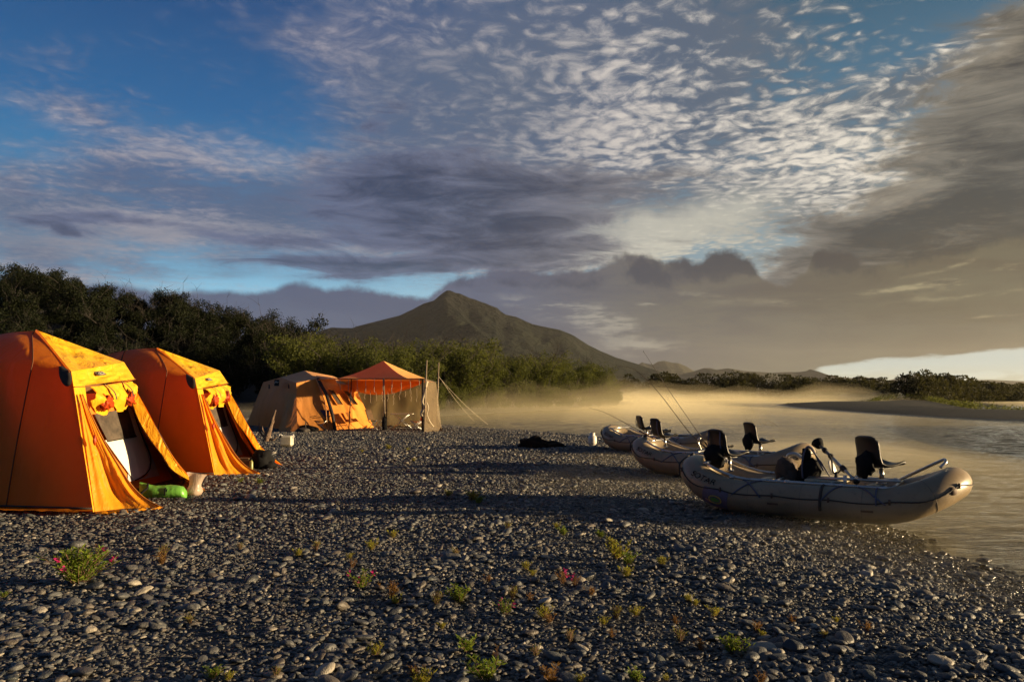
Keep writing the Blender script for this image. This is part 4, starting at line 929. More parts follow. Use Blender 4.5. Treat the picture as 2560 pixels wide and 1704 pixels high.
def cord(q, p, L, wob=.03, r=.012, s=0.0):
    q.tube([p + Vector((wob * mnoise.noise(Vector((k * .9, s, 1))), 0, -L * k / 6)) for k in range(7)], r, 4)
q = MB()
for i in range(10): cord(q, CFL.lerp(CFR, .06 + i * .098) + Vector((0, -.02, 0)), rnd.uniform(.35, .62), s=i * 2.2)
for i in range(12): cord(q, U(897 + i * 14.5, 966 + 14 * math.sin(math.pi * (i + .5) / 12), 32.2), rnd.uniform(.25, .6), .05, .012, i * 3.1)
q.build('ties', M_cord, t)
q = MB(); q.tube([CFL, CFR], .018, 6); q.tube([CFR, CBR], .014, 6); q.build('roof_edge_cord', M_web, t)
def pole(px0, py0, px1, py1, d, r, m, name='pole', joints=True):
    q = MB(); a, c = U(px0, py0, d), U(px1, py1, d); c.z = max(c.z, 0); q.tube([c, a], r, 8)
    if joints:
        for k in (.35, .62): p = c.lerp(a, k); q.tube([p - (a - c).normalized() * .04, p + (a - c).normalized() * .04], r * 1.5, 8)
    return q.build(name, m, t)
pole(1067, 900, 1060, 1080, 29.15, .028, M_polew); pole(1097, 906, 1091, 1071, 32.85, .026, M_polew); pole(959.5, 946, 962.5, 1077, 29.9, .030, M_polew); pole(967.5, 948, 966, 1068, 33.5, .022, M_web); pole(879, 947, 872, 1074, 30.9, .022, M_web); pole(1057, 948, 1057, 1079, 29.5, .05, M_web)
for (px0, py0, px1, py1, d) in ((882, 958, 880, 1066, 34.1),): pole(px0, py0, px1, py1, d, .02, M_web)
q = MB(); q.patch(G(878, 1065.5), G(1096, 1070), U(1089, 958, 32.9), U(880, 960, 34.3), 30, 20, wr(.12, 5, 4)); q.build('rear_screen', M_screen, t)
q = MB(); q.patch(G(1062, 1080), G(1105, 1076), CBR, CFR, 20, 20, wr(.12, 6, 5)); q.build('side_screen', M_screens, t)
q = MB(); q.patch(U(1090, 1040, 32.0), U(1093, 1040, 31.9), G(1106, 1077), G(1094, 1074), 4, 10, wr(.03, 3, 2)); q.build('screen_flap', M_web, t)
q = MB(); q.tube(catmull([CFR + Vector((.1, -.02, -.1)), U(1060, 985, 29.3), U(1056, 1005, 29.3), U(1062, 1018, 29.3), U(1054, 1030, 29.3), U(1055, 1040, 29.3)], 5), .05, 6); q.build('gathered_curtain', M_cord, t)
q = MB(); q.tube(catmull([U(1066, 1005, 29.2), U(1071, 1018, 29.2), U(1068, 1035, 29.3), U(1074, 1052, 29.5), U(1084, 1066, 29.8)], 5), .02, 5); q.build('pull_cord', M_cord, t)
q = MB(); q.patch(U(960, 1040, 29.8), U(966, 1042, 29.8), G(968, 1076) , G(954, 1077), 5, 10, wr(.05, 3, 3)); q.blob(U(961, 1060, 29.85), (.10, .10, .38), amp=.3, seed=2); q.build('hanging_bag', M_black, t)
for (a, c) in ((U(1097, 940, 32.8), G(1185, 1052)), (U(1097, 942, 32.8), Vector((-1.2, 36.5, .02)))):
    q = MB(); q.tube([a.lerp(c, k / 8) + Vector((0, 0, -.12 * math.sin(math.pi * k / 8))) for k in range(9)], .006, 5); q.build('guy_line', M_cord, t)
q = MB(); q.tube([CFL + Vector((-.3, 0, .02)), CFL, CBL], .012, 5); q.tube([S2 + Vector((0, 0, .05)), CFL], .012, 5); q.build('ridge_line', M_cord, t)
q = MB(); q.patch(U(846, 945, 30.8), CFL, U(845, 965, 31.2), U(792, 948, 31.2), 8, 6, wr(.03, 3, 2)); q.patch(U(790, 938, 32.5), U(840, 945, 31), CFL, S2 + Vector((0, -.1, .04)), 10, 6, wr(.05, 4, 7)); q.build('connecting_awning', M_can, t)

# ------------------------------------------------------------------ rafts
def m_raft(nt, out):
    p = texco(); x, y, z = sep(p); n = nz(p, 2.2, 5, .6); d = nz(p, 14.0, 5, .65)
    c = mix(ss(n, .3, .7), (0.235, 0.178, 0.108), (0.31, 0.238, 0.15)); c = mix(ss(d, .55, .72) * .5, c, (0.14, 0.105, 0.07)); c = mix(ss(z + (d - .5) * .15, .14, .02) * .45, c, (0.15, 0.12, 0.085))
    bsdf(nt, out, c, ss(n, 0, 1, .32, .5), spec=.4, bump=n * .6 + d * .1, bstr=.25, bdist=.03)
M_raft = mat('tan_raft_rubber', m_raft)
M_seamr = simple('raft_seam', (0.16, 0.13, 0.09), .6)
M_rope = simple('dark_rope', (0.035, 0.028, 0.024), .75, bstr=.4)
M_strap = simple('blue_grey_strap', (0.10, 0.10, 0.14), .7)
M_patchm = simple('worn_patch', (0.10, 0.06, 0.04), .7)
M_sticker = simple('blue_sticker', (0.12, 0.11, 0.17), .6)
M_green = simple('green_print', (0.10, 0.26, 0.05), .5); M_yel = simple('yellow_print', (0.55, 0.42, 0.04), .5); M_pink = simple('pink_print', (0.45, 0.16, 0.08), .5)
M_seat = simple('black_seat_plastic', (0.014, 0.012, 0.011), .4, vary=.3, bstr=.1)
M_metal = simple('frame_tube', (0.52, 0.50, 0.47), .3, .8, vary=.12, bstr=.1)
M_white = simple('white_plastic', (0.72, 0.70, 0.66), .4)
M_floor = simple('raft_floor', (0.30, 0.24, 0.17), .6)
M_deck = simple('mesh_deck', (0.45, 0.40, 0.28), .5)
RL, RW, RT = 1.44, 0.52, 0.208      # half length between tip bends, half width, tube radius
def raft_axis(t):
    """centre line of the closed side tube, t in 0..1, starting mid right side; ends sweep up"""
    a = 2 * math.pi * t; ca, sa = math.cos(a), math.sin(a)
    e = 5.0; x = math.copysign(abs(sa) ** (2 / e), sa) if abs(sa) > 1e-9 else 0.0; y = math.copysign(abs(ca) ** (2 / 2.1), ca) if abs(ca) > 1e-9 else 0.0
    # straight sides, rounded ends
    X = 0
    return x, y
def raft_path(n=132):
    """sampled evenly: straight sides then half-ellipse ends"""
    P_ = []; S = RL - .45
    def zz_(x):
        k = max(0.0, (abs(x) - .78) / (RL + .12 - .78)); return RT + .27 * k ** 1.75
    seg = []
    m = n // 4
    for i in range(m): x = -S + 2 * S * i / m; seg.append((x, -RW))
    for i in range(m):
        a = -math.pi / 2 + math.pi * i / m; seg.append((S + .58 * math.cos(a), RW * math.sin(a)))
    for i in range(m): x = S - 2 * S * i / m; seg.append((x, RW))
    for i in range(m):
        a = math.pi / 2 + math.pi * i / m; seg.append((-S + .58 * math.cos(a), RW * math.sin(a)))
    return [Vector((x, y, zz_(x))) for x, y in seg]
RP = raft_path()
def on_tube(i, th, h=0.004):
    """point on the tube skin: i index along RP (float), th angle from outward horizontal upwards"""
    n = len(RP); a = int(math.floor(i)) % n; b = (a + 1) % n; f = i - math.floor(i); p = RP[a].lerp(RP[b], f)
    t = (RP[(a + 2) % n] - RP[(a - 1) % n]).normalized(); out = Vector((t.y, -t.x, 0)).normalized(); up = out.cross(t) * -1; up = up if up.z > 0 else -up
    return p + (out * math.cos(th) + up * math.sin(th)) * (rt_at(p) + h)
def rt_at(p): return RT * (1 - .10 * max(0, (abs(p.x) - 1.1)) / .5)
def build_raft(i_no, loc, rz, label, full):
    t = thing('raft', loc, label, 'raft', 'tan inflatable rafts at the river edge', rz=rz)
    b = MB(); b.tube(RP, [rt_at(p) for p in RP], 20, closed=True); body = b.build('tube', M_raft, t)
    b = MB(); b.patch((-1.25, -.42, .16), (1.25, -.42, .16), (1.25, .42, .16), (-1.25, .42, .16), 16, 6, lambda u, v: Vector((0, 0, .28 * max(0, abs(u - .5) * 2 - .75) ** 1.3))); b.build('floor', M_floor, t)
    b = MB()
    for x in (-.62, .05, .68): b.tube([(x, -.42, .27), (x, 0, .29), (x, .42, .27)], .12, 12)
    b.build('thwart', M_raft, t)
    m = len(RP) // 4
    # perimeter line looped through rings
    b = MB(); pts = []; N = len(RP)
    for k in range(N * 2):
        i = k / 2; ph = (i % 11) / 11; ex_ = min(1, max(0, (abs(RP[int(i) % N].x) - .75) / .6)); end = .22 + .78 * ex_ * ex_ * (3 - 2 * ex_)
        th = .30 - .34 * end * math.sin(math.pi * ph) ** 1.4 * .9
        pts.append(on_tube(i, th, .006))
    b.tube(pts, .0085, 5, closed=True); b.build('perimeter_line', M_rope, t)
    b = MB()
    for k in range(0, N, 11): p = on_tube(k, .30, .008); b.tube([p + Vector((0, 0, .03)), p + Vector((0, 0, -.03))], .014, 6)
    b.build('line_ring', M_patchm, t)
    b = MB()
    for i in (m * .18, m * .5, m * .85, m * 1.2, m * 1.8, m * 2.3, m * 2.7, m * 3.2, m * 3.8):
        for j in (0,): b.tube([on_tube(i + j, math.pi * 2 * k / 20, .0005) for k in range(20)], .003, 4, closed=True)
    b.build('seam', M_seamr, t)
    # straps over the tube
    def strap(i, th0, th1, slant, w=.014, m_=M_strap):
        q = MB(); A_ = [on_tube(i + slant * k / 8, th0 + (th1 - th0) * k / 8, .006) for k in range(9)]; q.tube(A_, w * .8, 5); return q.build('strap', m_, t)
    for i, s_ in ((m * .02 + 3, 5), (m * .26, -6), (m * .74, -4), (m * .80, 6), (m * .93, 0)): strap(i, 1.75, .15, s_)
    strap(m * .62, 1.7, -.35, 0, .022, M_rope)
    b = MB()
    for i in (m * .34, m * .88): b.add([on_tube(i + dx_, th, .004) for th in (-.12, -.24) for dx_ in (-1.1, 1.1)], [(0, 1, 3, 2)])
    b.build('patch', M_patchm, t)
    b = MB(); c_ = m * 1.42; b.lathe([(0, .012), (.035, .010), (.05, 0.0)], (0, 0, 0), 14, Matrix.Identity(3)); M4 = Matrix.Translation(on_tube(c_ - m * .12, .12, .0)) @ (on_tube(c_ - m * .12, .12, .1) - on_tube(c_ - m * .12, .12, 0)).to_track_quat('Z', 'Y').to_matrix().to_4x4(); b.xf(M4); b.build('valve', M_patchm, t)
    # lettering on the left bow, reading along the tube
    sp = 2 * (RL - .45) / m
    c0 = N - m * .13
    def place(x, y): return on_tube(c0 - 0 + x / .062, 0.62 + y / (RT * 1.0), .006)
    b = MB(); b.text('SOTAR', .115, place); b.build('lettering', M_black, t)
    if full:
        b = MB(); c1 = m * .0 - 0.6
        def pl(x, y, h=.005): return on_tube(c1 + x / .062, -.42 + y / RT, h)
        b.add([pl(-.15 + .3 * i / 8, -.16 + .30 * j / 8) for j in range(9) for i in range(9)], [(j * 9 + i, j * 9 + i + 1, (j + 1) * 9 + i + 1, (j + 1) * 9 + i) for j in range(8) for i in range(8)]); st = b.build('sticker', M_sticker, t)
        for (r0, r1, hh, m_, nm, sq) in ((.066, .082, .008, M_yel, 'ring', .72), (0, .05, .008, M_green, 'emblem', .6)):
            q = MB(); vs = []
            for k in range(25):
                a = 2 * math.pi * k / 24; vs += [pl(r0 * math.cos(a), r0 * math.sin(a) * sq, hh), pl(r1 * math.cos(a), r1 * math.sin(a) * sq, hh)]
            q.add(vs, [(2 * k, 2 * k + 1, 2 * k + 3, 2 * k + 2) for k in range(24)]); q.build(nm, m_, st)
        q = MB(); q.tube([pl(-.11, -.02, .009), pl(-.07, -.045, .009), pl(-.03, -.05, .009)], .006, 4); q.build('emblem', M_pink, st)
    # aluminium rowing frame along both tubes
    ty = RW - .02; zt = RT * 2 + .012
    def side_rail(s_):
        pts = []
        for k in range(17):
            x = -1.28 + 2.33 * k / 16; kk = max(0.0, (-x - .72) / .6); pts.append(Vector((x, s_ * (ty - .04 * kk), zt + .20 * kk ** 1.6)))
        return pts
    b = MB()
    for s_ in (-1, 1): b.tube(side_rail(s_), .020, 8)
    for x in (-1.27, -.35, .30, .98):
        z = side_rail(1)[max(0, min(16, round((x + 1.28) / 2.33 * 16)))].z; b.tube([(x, -ty, z), (x, ty, z)], .018, 8)
    for x, s_ in ((-.9, -1), (-.2, -1), (.45, -1), (-.2, 1), (.45, 1), (.9, 1), (.9, -1)):
        z = side_rail(1)[round((x + 1.28) / 2.33 * 16)].z; b.tube([(x - .03, s_ * ty, z), (x + .03, s_ * ty, z)], .027, 8)
    fr = b.build('frame', M_metal, t)
    # swivel seats: padded backrest, pan, post
    def seat(x, y, z, rz_, part='seat', s_=1.0, tilt=0.0):
        M = Matrix.Translation((x, y, z)) @ Matrix.Rotation(rz_, 4, 'Z') @ Matrix.Scale(s_, 4)
        q = MB(); n = 12; prof = [(-.20, .10), (-.165, .03), (-.08, -.005), (.06, .0), (.17, .03), (.215, .02)]
        # pan: runs back to front (x), curled sides
        vs = []
        pc = catmull([Vector((px_, 0, pz)) for px_, pz in prof], 3)
        for p in pc:
            for j in range(9):
                v = (j / 8 - .5) * 2; w = .19 - .03 * abs(p.x); vs.append((p.x - .02 * v * v * (1 if p.x > 0 else 0), v * w, p.z + .035 * v * v))
        k9 = len(pc)
        q.add(vs, [(i * 9 + j, i * 9 + j + 1, (i + 1) * 9 + j + 1, (i + 1) * 9 + j) for i in range(k9 - 1) for j in range(8)])
        vs = []; bp = catmull([Vector((-.19, 0, .03)), Vector((-.225, 0, .12)), Vector((-.235, 0, .22)), Vector((-.25, 0, .32)), Vector((-.275, 0, .38))], 3)
        for p in bp:
            tt = (p.z - .03) / .35
            for j in range(9):
                v = (j / 8 - .5) * 2; w = .185 * (1 - max(0, tt - .8) * .9) ; vs.append((p.x + .05 * v * v * (1 - tt * .5), v * w, p.z - .02 * (v ** 4) * (tt > .9)))
        q.add(vs, [(i * 9 + j, i * 9 + j + 1, (i + 1) * 9 + j + 1, (i + 1) * 9 + j) for i in range(len(bp) - 1) for j in range(8)])
        q.xf(M); so = q.build(part, M_seat, t); md = so.modifiers.new('thickness', 'SOLIDIFY'); md.thickness = .028 * s_; md.offset = 0
        q = MB(); q.tube([(0, 0, -.02), (0, 0, -.20)], .030, 10); q.tube([(0, 0, -.19), (0, 0, -.215)], .06, 12); q.box((0, 0, -.012), (.16, .14, .012)); q.xf(M); q.build('seat_post', M_metal, so)
        return so, M
    # left bow seat faces away, stern seat faces right
    so, M = seat(-1.10 if i_no < 2 else -.42, .0, zt + (.25 if i_no < 2 else .16), 1.0, s_=.98)
    q = MB(); q.tube([M @ Vector(p) for p in ((-.255, -.12, .36), (-.27, -.13, .2), (-.22, -.12, .02), (-.1, -.1, -.06))], .010, 6); q.tube([M @ Vector(p) for p in ((-.255, .12, .36), (-.27, .13, .2), (-.24, .12, .05))], .010, 6); q.build('seat_strap', M_strap, so)
    if i_no == 0:
        q = MB(); q.blob((0, 0, 0), (.11, .17, .14), amp=.35, freq=2.5, seed=4); q.blob((.02, 0, -.10), (.10, .15, .10), amp=.3, freq=3, seed=6); q.xf(M @ Matrix.Translation((-.26, 0, .02))); q.build('seat_bag', M_black, so)
    so2, M2 = seat(.80 if i_no < 2 else .1, 0.0, zt + (.21 if i_no < 2 else .12), .9, s_=1.0 if i_no < 2 else .8)
    q = MB(); q.blob((-.27, -.02, .02), (.06, .14, .15), amp=.4, freq=2.5, seed=2 + i_no); q.xf(M2); q.build('seat_bag', M_black, so2)
    # lean bars with bent ends
    def bar(pts, r=.018, name='lean_bar'):
        q = MB(); q.tube(catmull([Vector(p) for p in pts], 6), r, 8); return q.build(name, M_metal, t)
    if i_no == 0:
        bar([(.95, .30, zt + .02), (1.15, .22, zt + .14), (1.42, .10, zt + .30), (1.47, .07, zt + .325), (1.49, -.02, zt + .30), (1.44, -.08, zt + .24)])
        bar([(-.35, .40, zt + .0), (-.42, .38, zt + .18), (-.40, .36, zt + .27), (-.30, .34, zt + .29), (-.22, .33, zt + .24)], .026)
        # wrapped frame tube with rope coils
        q = MB(); q.tube([(.02, .30, zt + .42), (.55, -.22, zt + .03)], .022, 8); sh = q.build('oar_shaft', M_metal, t)
        q = MB()
        for k in (.12, .30, .62, .66, .97): c = Vector((.02, .30, zt + .42)).lerp(Vector((.55, -.22, zt + .03)), k); q.tube([c, c + Vector((.03, -.03, -.022))], .036, 8)
        q.tube(catmull([Vector((.36, -.02, zt + .17)), Vector((.29, -.05, zt + .09)), Vector((.24, .0, zt + .12)), Vector((.22, .02, zt + .25)), Vector((.16, .14, zt + .33))], 5), .012, 5); q.tube([(.30, -.1, zt + .12), (.31, -.16, zt - .0), (.31, -.22, zt - .18)], [.02, .035, .012], 6); q.build('wrapping', M_rope, sh)
        q = MB(); q.tube([(.02, .30, zt + .41), (-.03, .35, zt + .46)], [.05, .08], 10); q.build('grip', M_black, sh)
        q = MB(); q.tube([(.45, -.36, zt), (.45, -.36, zt + .11)], .022, 8); q.tube([(.98, -.42, zt), (.98, -.42, zt + .0)], .03, 8); q.build('oarlock_stand', M_white, t)
        q = MB(); q.patch((-.05, -.25, zt + .02), (.42, -.25, zt + .02), (.42, .36, zt + .03), (-.05, .36, zt + .03), 4, 4); dk = q.build('deck', M_deck, t); md = dk.modifiers.new('thickness', 'SOLIDIFY'); md.thickness = .03
        q = MB(); q.lathe([(0, .01), (.10, .008), (.115, 0), (.10, -.008), (0, -.01)], (0, 0, 0), 16, (Matrix.Rotation(1.2, 3, 'Y') @ Matrix.Rotation(.4, 3, 'X') @ Matrix.Diagonal((1, .55, 1)))); q.xf(Matrix.Translation((.20, .18, zt + .14))); q.build('oar_blade', M_white, t)
    else:
        so3, M3 = seat(.05, .08, zt + .08, .9, s_=.8)
        bar([(-.50, .36, zt), (-.55, .34, zt + .16), (-.50, .33, zt + .24)], .024)
    q = MB(); q.tube([(-.1, -.12, zt + .03), (1.05, -.30, zt + .07)], .018, 8); q.build('oar_shaft', M_metal, t)
    # bow line knots
    q = MB(); c = on_tube(3.42 * m, .9, .01); q.tube(catmull([on_tube(3.36 * m, 1.2, .02), on_tube(3.45 * m, .9, .04), on_tube(3.55 * m, .6, .02), on_tube(3.62 * m, .35, .03), on_tube(3.66 * m, -.2, .02)], 5), .011, 5); q.blob(on_tube(3.45 * m, .95, .03), (.03, .03, .03), amp=.5); q.build('bow_line', M_rope, t)
    return t, M, M2
def raft_pose(a, b, zoff):
    a, b = Vector(a), Vector(b); c = (a + b) / 2; d = b - a; return Vector((c.x, c.y, zoff)), math.atan2(d.y, d.x)
R1 = raft_pose((2.40, 10.65), (5.42, 8.55), -.03); R2_ = raft_pose((2.50, 15.15), (5.35, 13.0), -.03); R3 = raft_pose((2.50, 21.1), (5.45, 18.5), -.04)
rafts = [build_raft(0, R1[0], R1[1], 'nearest tan inflatable raft with two black swivel seats and a blue sticker under its bow', True),
         build_raft(1, R2_[0], R2_[1], 'middle tan inflatable raft, between the nearest and the farthest raft', False),
         build_raft(2, R3[0], R3[1], 'farthest tan inflatable raft, its bow beside the small white tank', False)]
def in_raft(k, p): return Matrix.Translation([R1, R2_, R3][k][0]) @ Matrix.Rotation([R1, R2_, R3][k][1], 4, 'Z') @ Vector(p)
# bags carried in the nearest raft
p = in_raft(0, (-.34, .02, .50)); b = MB(); b.blob(p, (.15, .13, .20), amp=.3, freq=2.2, seed=1); b.blob(p + Vector((.05, -.03, -.08)), (.17, .14, .14), amp=.25, freq=2.5, seed=3)
bag = b.build('dry_bag', M_black, loc=p); tag(bag, 'lumpy dark brown bag amid the nearest raft, left of the upright backpack', 'bag')
M_brown = simple('brown_canvas', (0.07, 0.045, 0.03), .8, vary=.4); bag.data.materials[0] = M_brown
p = in_raft(0, (-.05, -.02, .50)); t = thing('backpack', p, 'dark backpack with straps standing upright in the middle of the nearest raft', 'backpack', world_space=True)
b = MB(); b.blob(p, (.14, .13, .22), amp=.3, freq=2.2, seed=8, rot=Matrix.Rotation(.25, 3, 'Y')); b.blob(p + Vector((-.03, 0, .22)), (.06, .07, .13), amp=.3, seed=9); b.build('bag_body', M_black, t)
b = MB(); b.tube(catmull([p + Vector(q) for q in ((-.12, -.1, -.05), (-.12, -.08, .15), (-.06, -.05, .33), (.02, -.03, .34), (.08, -.08, .2), (.14, -.12, .05))], 5), .012, 5); b.tube([p + Vector(q) for q in ((-.02, -.05, .36), (.10, -.1, .18), (.22, -.12, -.02))], .010, 5); b.build('shoulder_strap', M_strap, t)

# fishing rods leaning in the rafts
M_rod = simple('fishing_rod_blank', (0.05, 0.032, 0.015), .35); M_cork = simple('cork_grip', (0.22, 0.13, 0.06), .7)
def rod(pts, label, r=.007):
    P_ = catmull(pts, 8); t = thing('fishing_rod', P_[0], label, 'fishing rod', 'fishing rods propped in the rafts', world_space=True); n = len(P_)
    b = MB(); b.tube(P_, [r * (1 - .8 * i / n) for i in range(n)], 6); b.build('blank', M_rod, t)
    b = MB(); d = (P_[1] - P_[0]).normalized(); b.tube([P_[0] - d * .30, P_[0] + d * .05], .014, 8); b.build('grip', M_cork, t)
    b = MB(); b.lathe([(.0, -.02), (.035, -.02), (.035, .02), (.0, .02)], (0, 0, 0), 12, Matrix.Rotation(R(90), 3, 'X')); b.xf(Matrix.Translation(P_[0] - d * .08 + Vector((0, 0, -.05)))); b.build('reel', M_seat, t)
    b = MB()
    for k in range(3, n, max(3, n // 7)): b.tube([P_[k] + Vector((0, 0, -.02)), P_[k] + Vector((.012, 0, -.005)), P_[k]], .003, 4)
    b.build('line_guide', M_rod, t)
D1 = 10.4
rod([U(1768, 1112, D1), U(1738, 1070, D1), U(1672, 975, D1 - .1), U(1608, 877, D1 - .2)], 'straight upright fishing rod rising from the bow seat of the nearest raft')
rod([U(1764, 1118, D1 + .1), U(1720, 1076, D1 + .2), U(1650, 985, D1 + .3), U(1600, 933, D1 + .3), U(1568, 917, D1 + .3), U(1544, 915, D1 + .3)], 'fishing rod with its tip bent over to the left, in the nearest raft')
rod([U(1604, 1079, 15.0), U(1560, 1055, 15.1), U(1510, 1030, 15.2), U(1473, 1019, 15.3)], 'low slanting fishing rod reaching left from the middle raft bow seat', .008)

# ------------------------------------------------------------------ things lying about the camp
def one(b, name, m, label, cat_, loc=None, group=None, solid=0):
    o = b.build(name, m, loc=loc, solid=solid); return tag(o, label, cat_, group)
M_lime = m_fabric('green_dry_bag', (0.16, 0.42, 0.06), (0.05, .3, .02), .1, 1.0, .35)
M_poly = m_fabric('translucent_white_bag', (0.62, 0.52, 0.42), (0.75, .55, .38), .45, 1.6, .3)
M_whitep = simple('white_container', (0.74, 0.70, 0.56), .45, trans=.3, tcol=(.8, .72, .5))
M_drift = simple('driftwood', (0.14, 0.09, 0.06), .9, vary=.6, scale=14, bstr=.9, bdist=.03)
M_tarp = simple('dark_tarp', (0.014, 0.010, 0.008), .9, spec=.1, vary=.4, scale=5, bstr=.6, bdist=.02)
M_tank = simple('white_tank_paint', (0.62, 0.58, 0.52), .4)
M_blue = simple('navy_chair_fabric', (0.018, 0.020, 0.07), .7)
M_chairbr = simple('brown_chair_fabric', (0.12, 0.07, 0.03), .8)
M_bottle = simple('olive_plastic', (0.20, 0.20, 0.05), .35)
# lime dry bag by the nearest tent's door
c = G(408, 1246); t = thing('dry_bag', c, 'lime green roll-top dry bag lying by the door of the nearest orange tent', 'dry bag', world_space=True)
b = MB(); dv = Vector((1, .12, 0)).normalized(); P_ = []; Rr = []
vs = []; n = 22; st = [(-.32, .02, .11), (-.27, .05, .12), (-.18, .08, .105), (-.10, .085, .10), (0, .09, .10), (.10, .092, .10), (.20, .09, .098), (.27, .085, .09), (.31, .06, .06), (.325, .0, .0)]
for k, (x, ry, rzz) in enumerate(st):
    for i in range(n):
        a = 2 * math.pi * i / n; w = 1 + .10 * mnoise.noise(Vector((x * 9, math.cos(a) * 1.5, math.sin(a) * 1.5)))
        vs.append(c + dv * x + Vector((-dv.y, dv.x, 0)) * ry * 1.25 * math.cos(a) * w + Vector((0, 0, max(0.0, rzz + .95 * rzz * math.sin(a) * w))) + Vector((0, 0, .03 if k == 0 else 0)))
b.add(vs, [(k * n + i, k * n + (i + 1) % n, (k + 1) * n + (i + 1) % n, (k + 1) * n + i) for k in range(len(st) - 1) for i in range(n)]); b.build('bag_body', M_lime, t)
b = MB(); b.tube([c + dv * -.31 + Vector((0, -.13, .05)), c + dv * -.24 + Vector((0, -.14, .10)), c + dv * -.16 + Vector((0, -.12, .17)), c + dv * -.20 + Vector((0, -.02, .22))], .016, 6); b.build('strap', M_black, t)
b = MB(); b.text('GEAR', .05, lambda x, y: c + dv * (.08 - y) + Vector((0, -.112 - .0, .13)) + Vector((0, .012, .0)) * 0 + Vector((0, 0, x * .8)) + Vector((0, .0, 0))) if 0 else b.tube([c + dv * .07 + Vector((0, -.112, .06)), c + dv * .075 + Vector((0, -.116, .10)), c + dv * .07 + Vector((0, -.110, .14)), c + dv * .075 + Vector((0, -.09, .17))], .010, 5); b.tube([c + dv * .10 + Vector((0, -.113, .08)), c + dv * .10 + Vector((0, -.114, .12)), c + dv * .10 + Vector((0, -.104, .155))], .006, 5); b.build('print', M_black, t)
# clear-white rubbish bag
c = G(487, 1240); t = thing('rubbish_bag', c, 'translucent whitish rubbish bag standing between the two orange dome tents', 'bag', world_space=True)
b = MB(); n = 24; st = [(0, .0), (.02, .085), (.07, .115), (.12, .10), (.16, .078), (.22, .085), (.28, .105), (.335, .135)]; vs = []
for k, (z, r) in enumerate(st):
    for i in range(n):
        a = 2 * math.pi * i / n; w = 1 + .22 * mnoise.noise(Vector((z * 8, math.cos(a) * 2.2, math.sin(a) * 2.2))); fl_ = max(0, (z - .14) / .2)
        vs.append(c + Vector((r * w * math.cos(a) * (1 + .1 * fl_) + .06 * fl_ * .6, r * w * math.sin(a) * (1 - .65 * fl_), z * 1.0 - .02 * fl_ * math.cos(a))))
b.add(vs, [(k * n + i, k * n + (i + 1) % n, (k + 1) * n + (i + 1) % n, (k + 1) * n + i) for k in range(len(st) - 1) for i in range(n)]); b.build('bag_film', M_poly, t)
b = MB(); b.blob(c + Vector((0, 0, .07)), (.07, .06, .06), amp=.5, freq=3, seed=2); b.build('contents', M_whitep, t)
# black bag and small box in the second tent's entrance
c = G(655, 1171); b = MB(); b.blob(c + Vector((-.0, 0, .17)), (.22, .2, .21), amp=.35, freq=1.8, seed=3, flat=-.19); b.blob(c + Vector((.15, -.02, .07)), (.16, .14, .10), amp=.3, freq=2, seed=6, flat=-.08)
one(b, 'duffel_bag', M_black, 'big black duffel bag in the entrance of the second orange tent', 'bag', c)
c = G(611, 1172); t = thing('camp_box', c, 'small brown camp box beside the black duffel in the second tent entrance', 'box', world_space=True)
b = MB(); b.box(c + Vector((0, 0, .10)), (.26, .22, .20), bevel=.012); b.build('box_body', M_chairbr, t); b = MB(); b.box(c + Vector((0, 0, .215)), (.27, .23, .03), bevel=.01); b.build('lid', M_chairbr, t)
c = G(628, 1176); t = thing('water_bottle', c, 'olive water bottle standing between the camp box and the black duffel', 'bottle', world_space=True)
b = MB(); b.lathe([(0, 0), (.035, 0), (.037, .02), (.037, .17), (.02, .20), (.018, .21)], c, 14); b.build('bottle_body', M_bottle, t); b = MB(); b.lathe([(.021, .205), (.021, .235), (0, .235)], c, 12); b.build('cap', M_black, t)
# driftwood stump
c = G(668, 1103); t = thing('driftwood_stump', c, 'dark upright driftwood root leaning right, left of the white container', 'driftwood', world_space=True)
b = MB(); s_ = 23.5 / FPX; ax = [(-.02, 0, -.03), (.0, 0, .12), (.06, .02, .34), (.13, 0, .55), (.19, .01, .78), (.27, 0, 1.0)]
b.tube(catmull([c + Vector(p) for p in ax], 5), [.16, .14, .12, .115, .11, .105, .10, .095, .09, .085, .08, .08, .075, .07, .065, .06, .06, .055, .05, .045, .045, .04, .035, .03, .025, .02], 9)
b.build('trunk', M_drift, t)
b = MB()
for pts in (((0, 0, .05), (-.18, 0, .02), (-.34, -.05, .05)), ((.05, 0, .08), (.22, -.05, .05), (.30, -.03, .14)), ((-.05, 0, .1), (-.22, 0, .3), (-.26, .0, .62)), ((.1, 0, .5), (.2, 0, .62), (.19, -.02, .72)), ((.0, 0, .2), (-.12, -.04, .34), (-.14, -.04, .5))):
    b.tube(catmull([c + Vector(p) for p in pts], 3), [.05, .045, .038, .03, .024, .018, .010], 6)
b.build('root', M_drift, t)
# white container
c = G(717, 1115); t = thing('white_container', c, 'white square plastic container lying on the gravel before the tan tent', 'container', world_space=True)
b = MB(); b.box(c + Vector((0, 0, .16)), (.36, .22, .31), bevel=.045); b.build('container_body', M_whitep, t)
b = MB()
for sx in (-1, 1): b.tube(catmull([c + Vector((sx * .17, -.02, .20)), c + Vector((sx * .21, -.04, .27)), c + Vector((sx * .19, -.03, .34)), c + Vector((sx * .12, -.02, .31))], 4), .016, 6)
b.build('handle', M_white, t)
b = MB(); b.blob(c + Vector((-.15, -.12, .285)), (.035, .02, .03), amp=.2); b.build('cap', M_tarp, t)
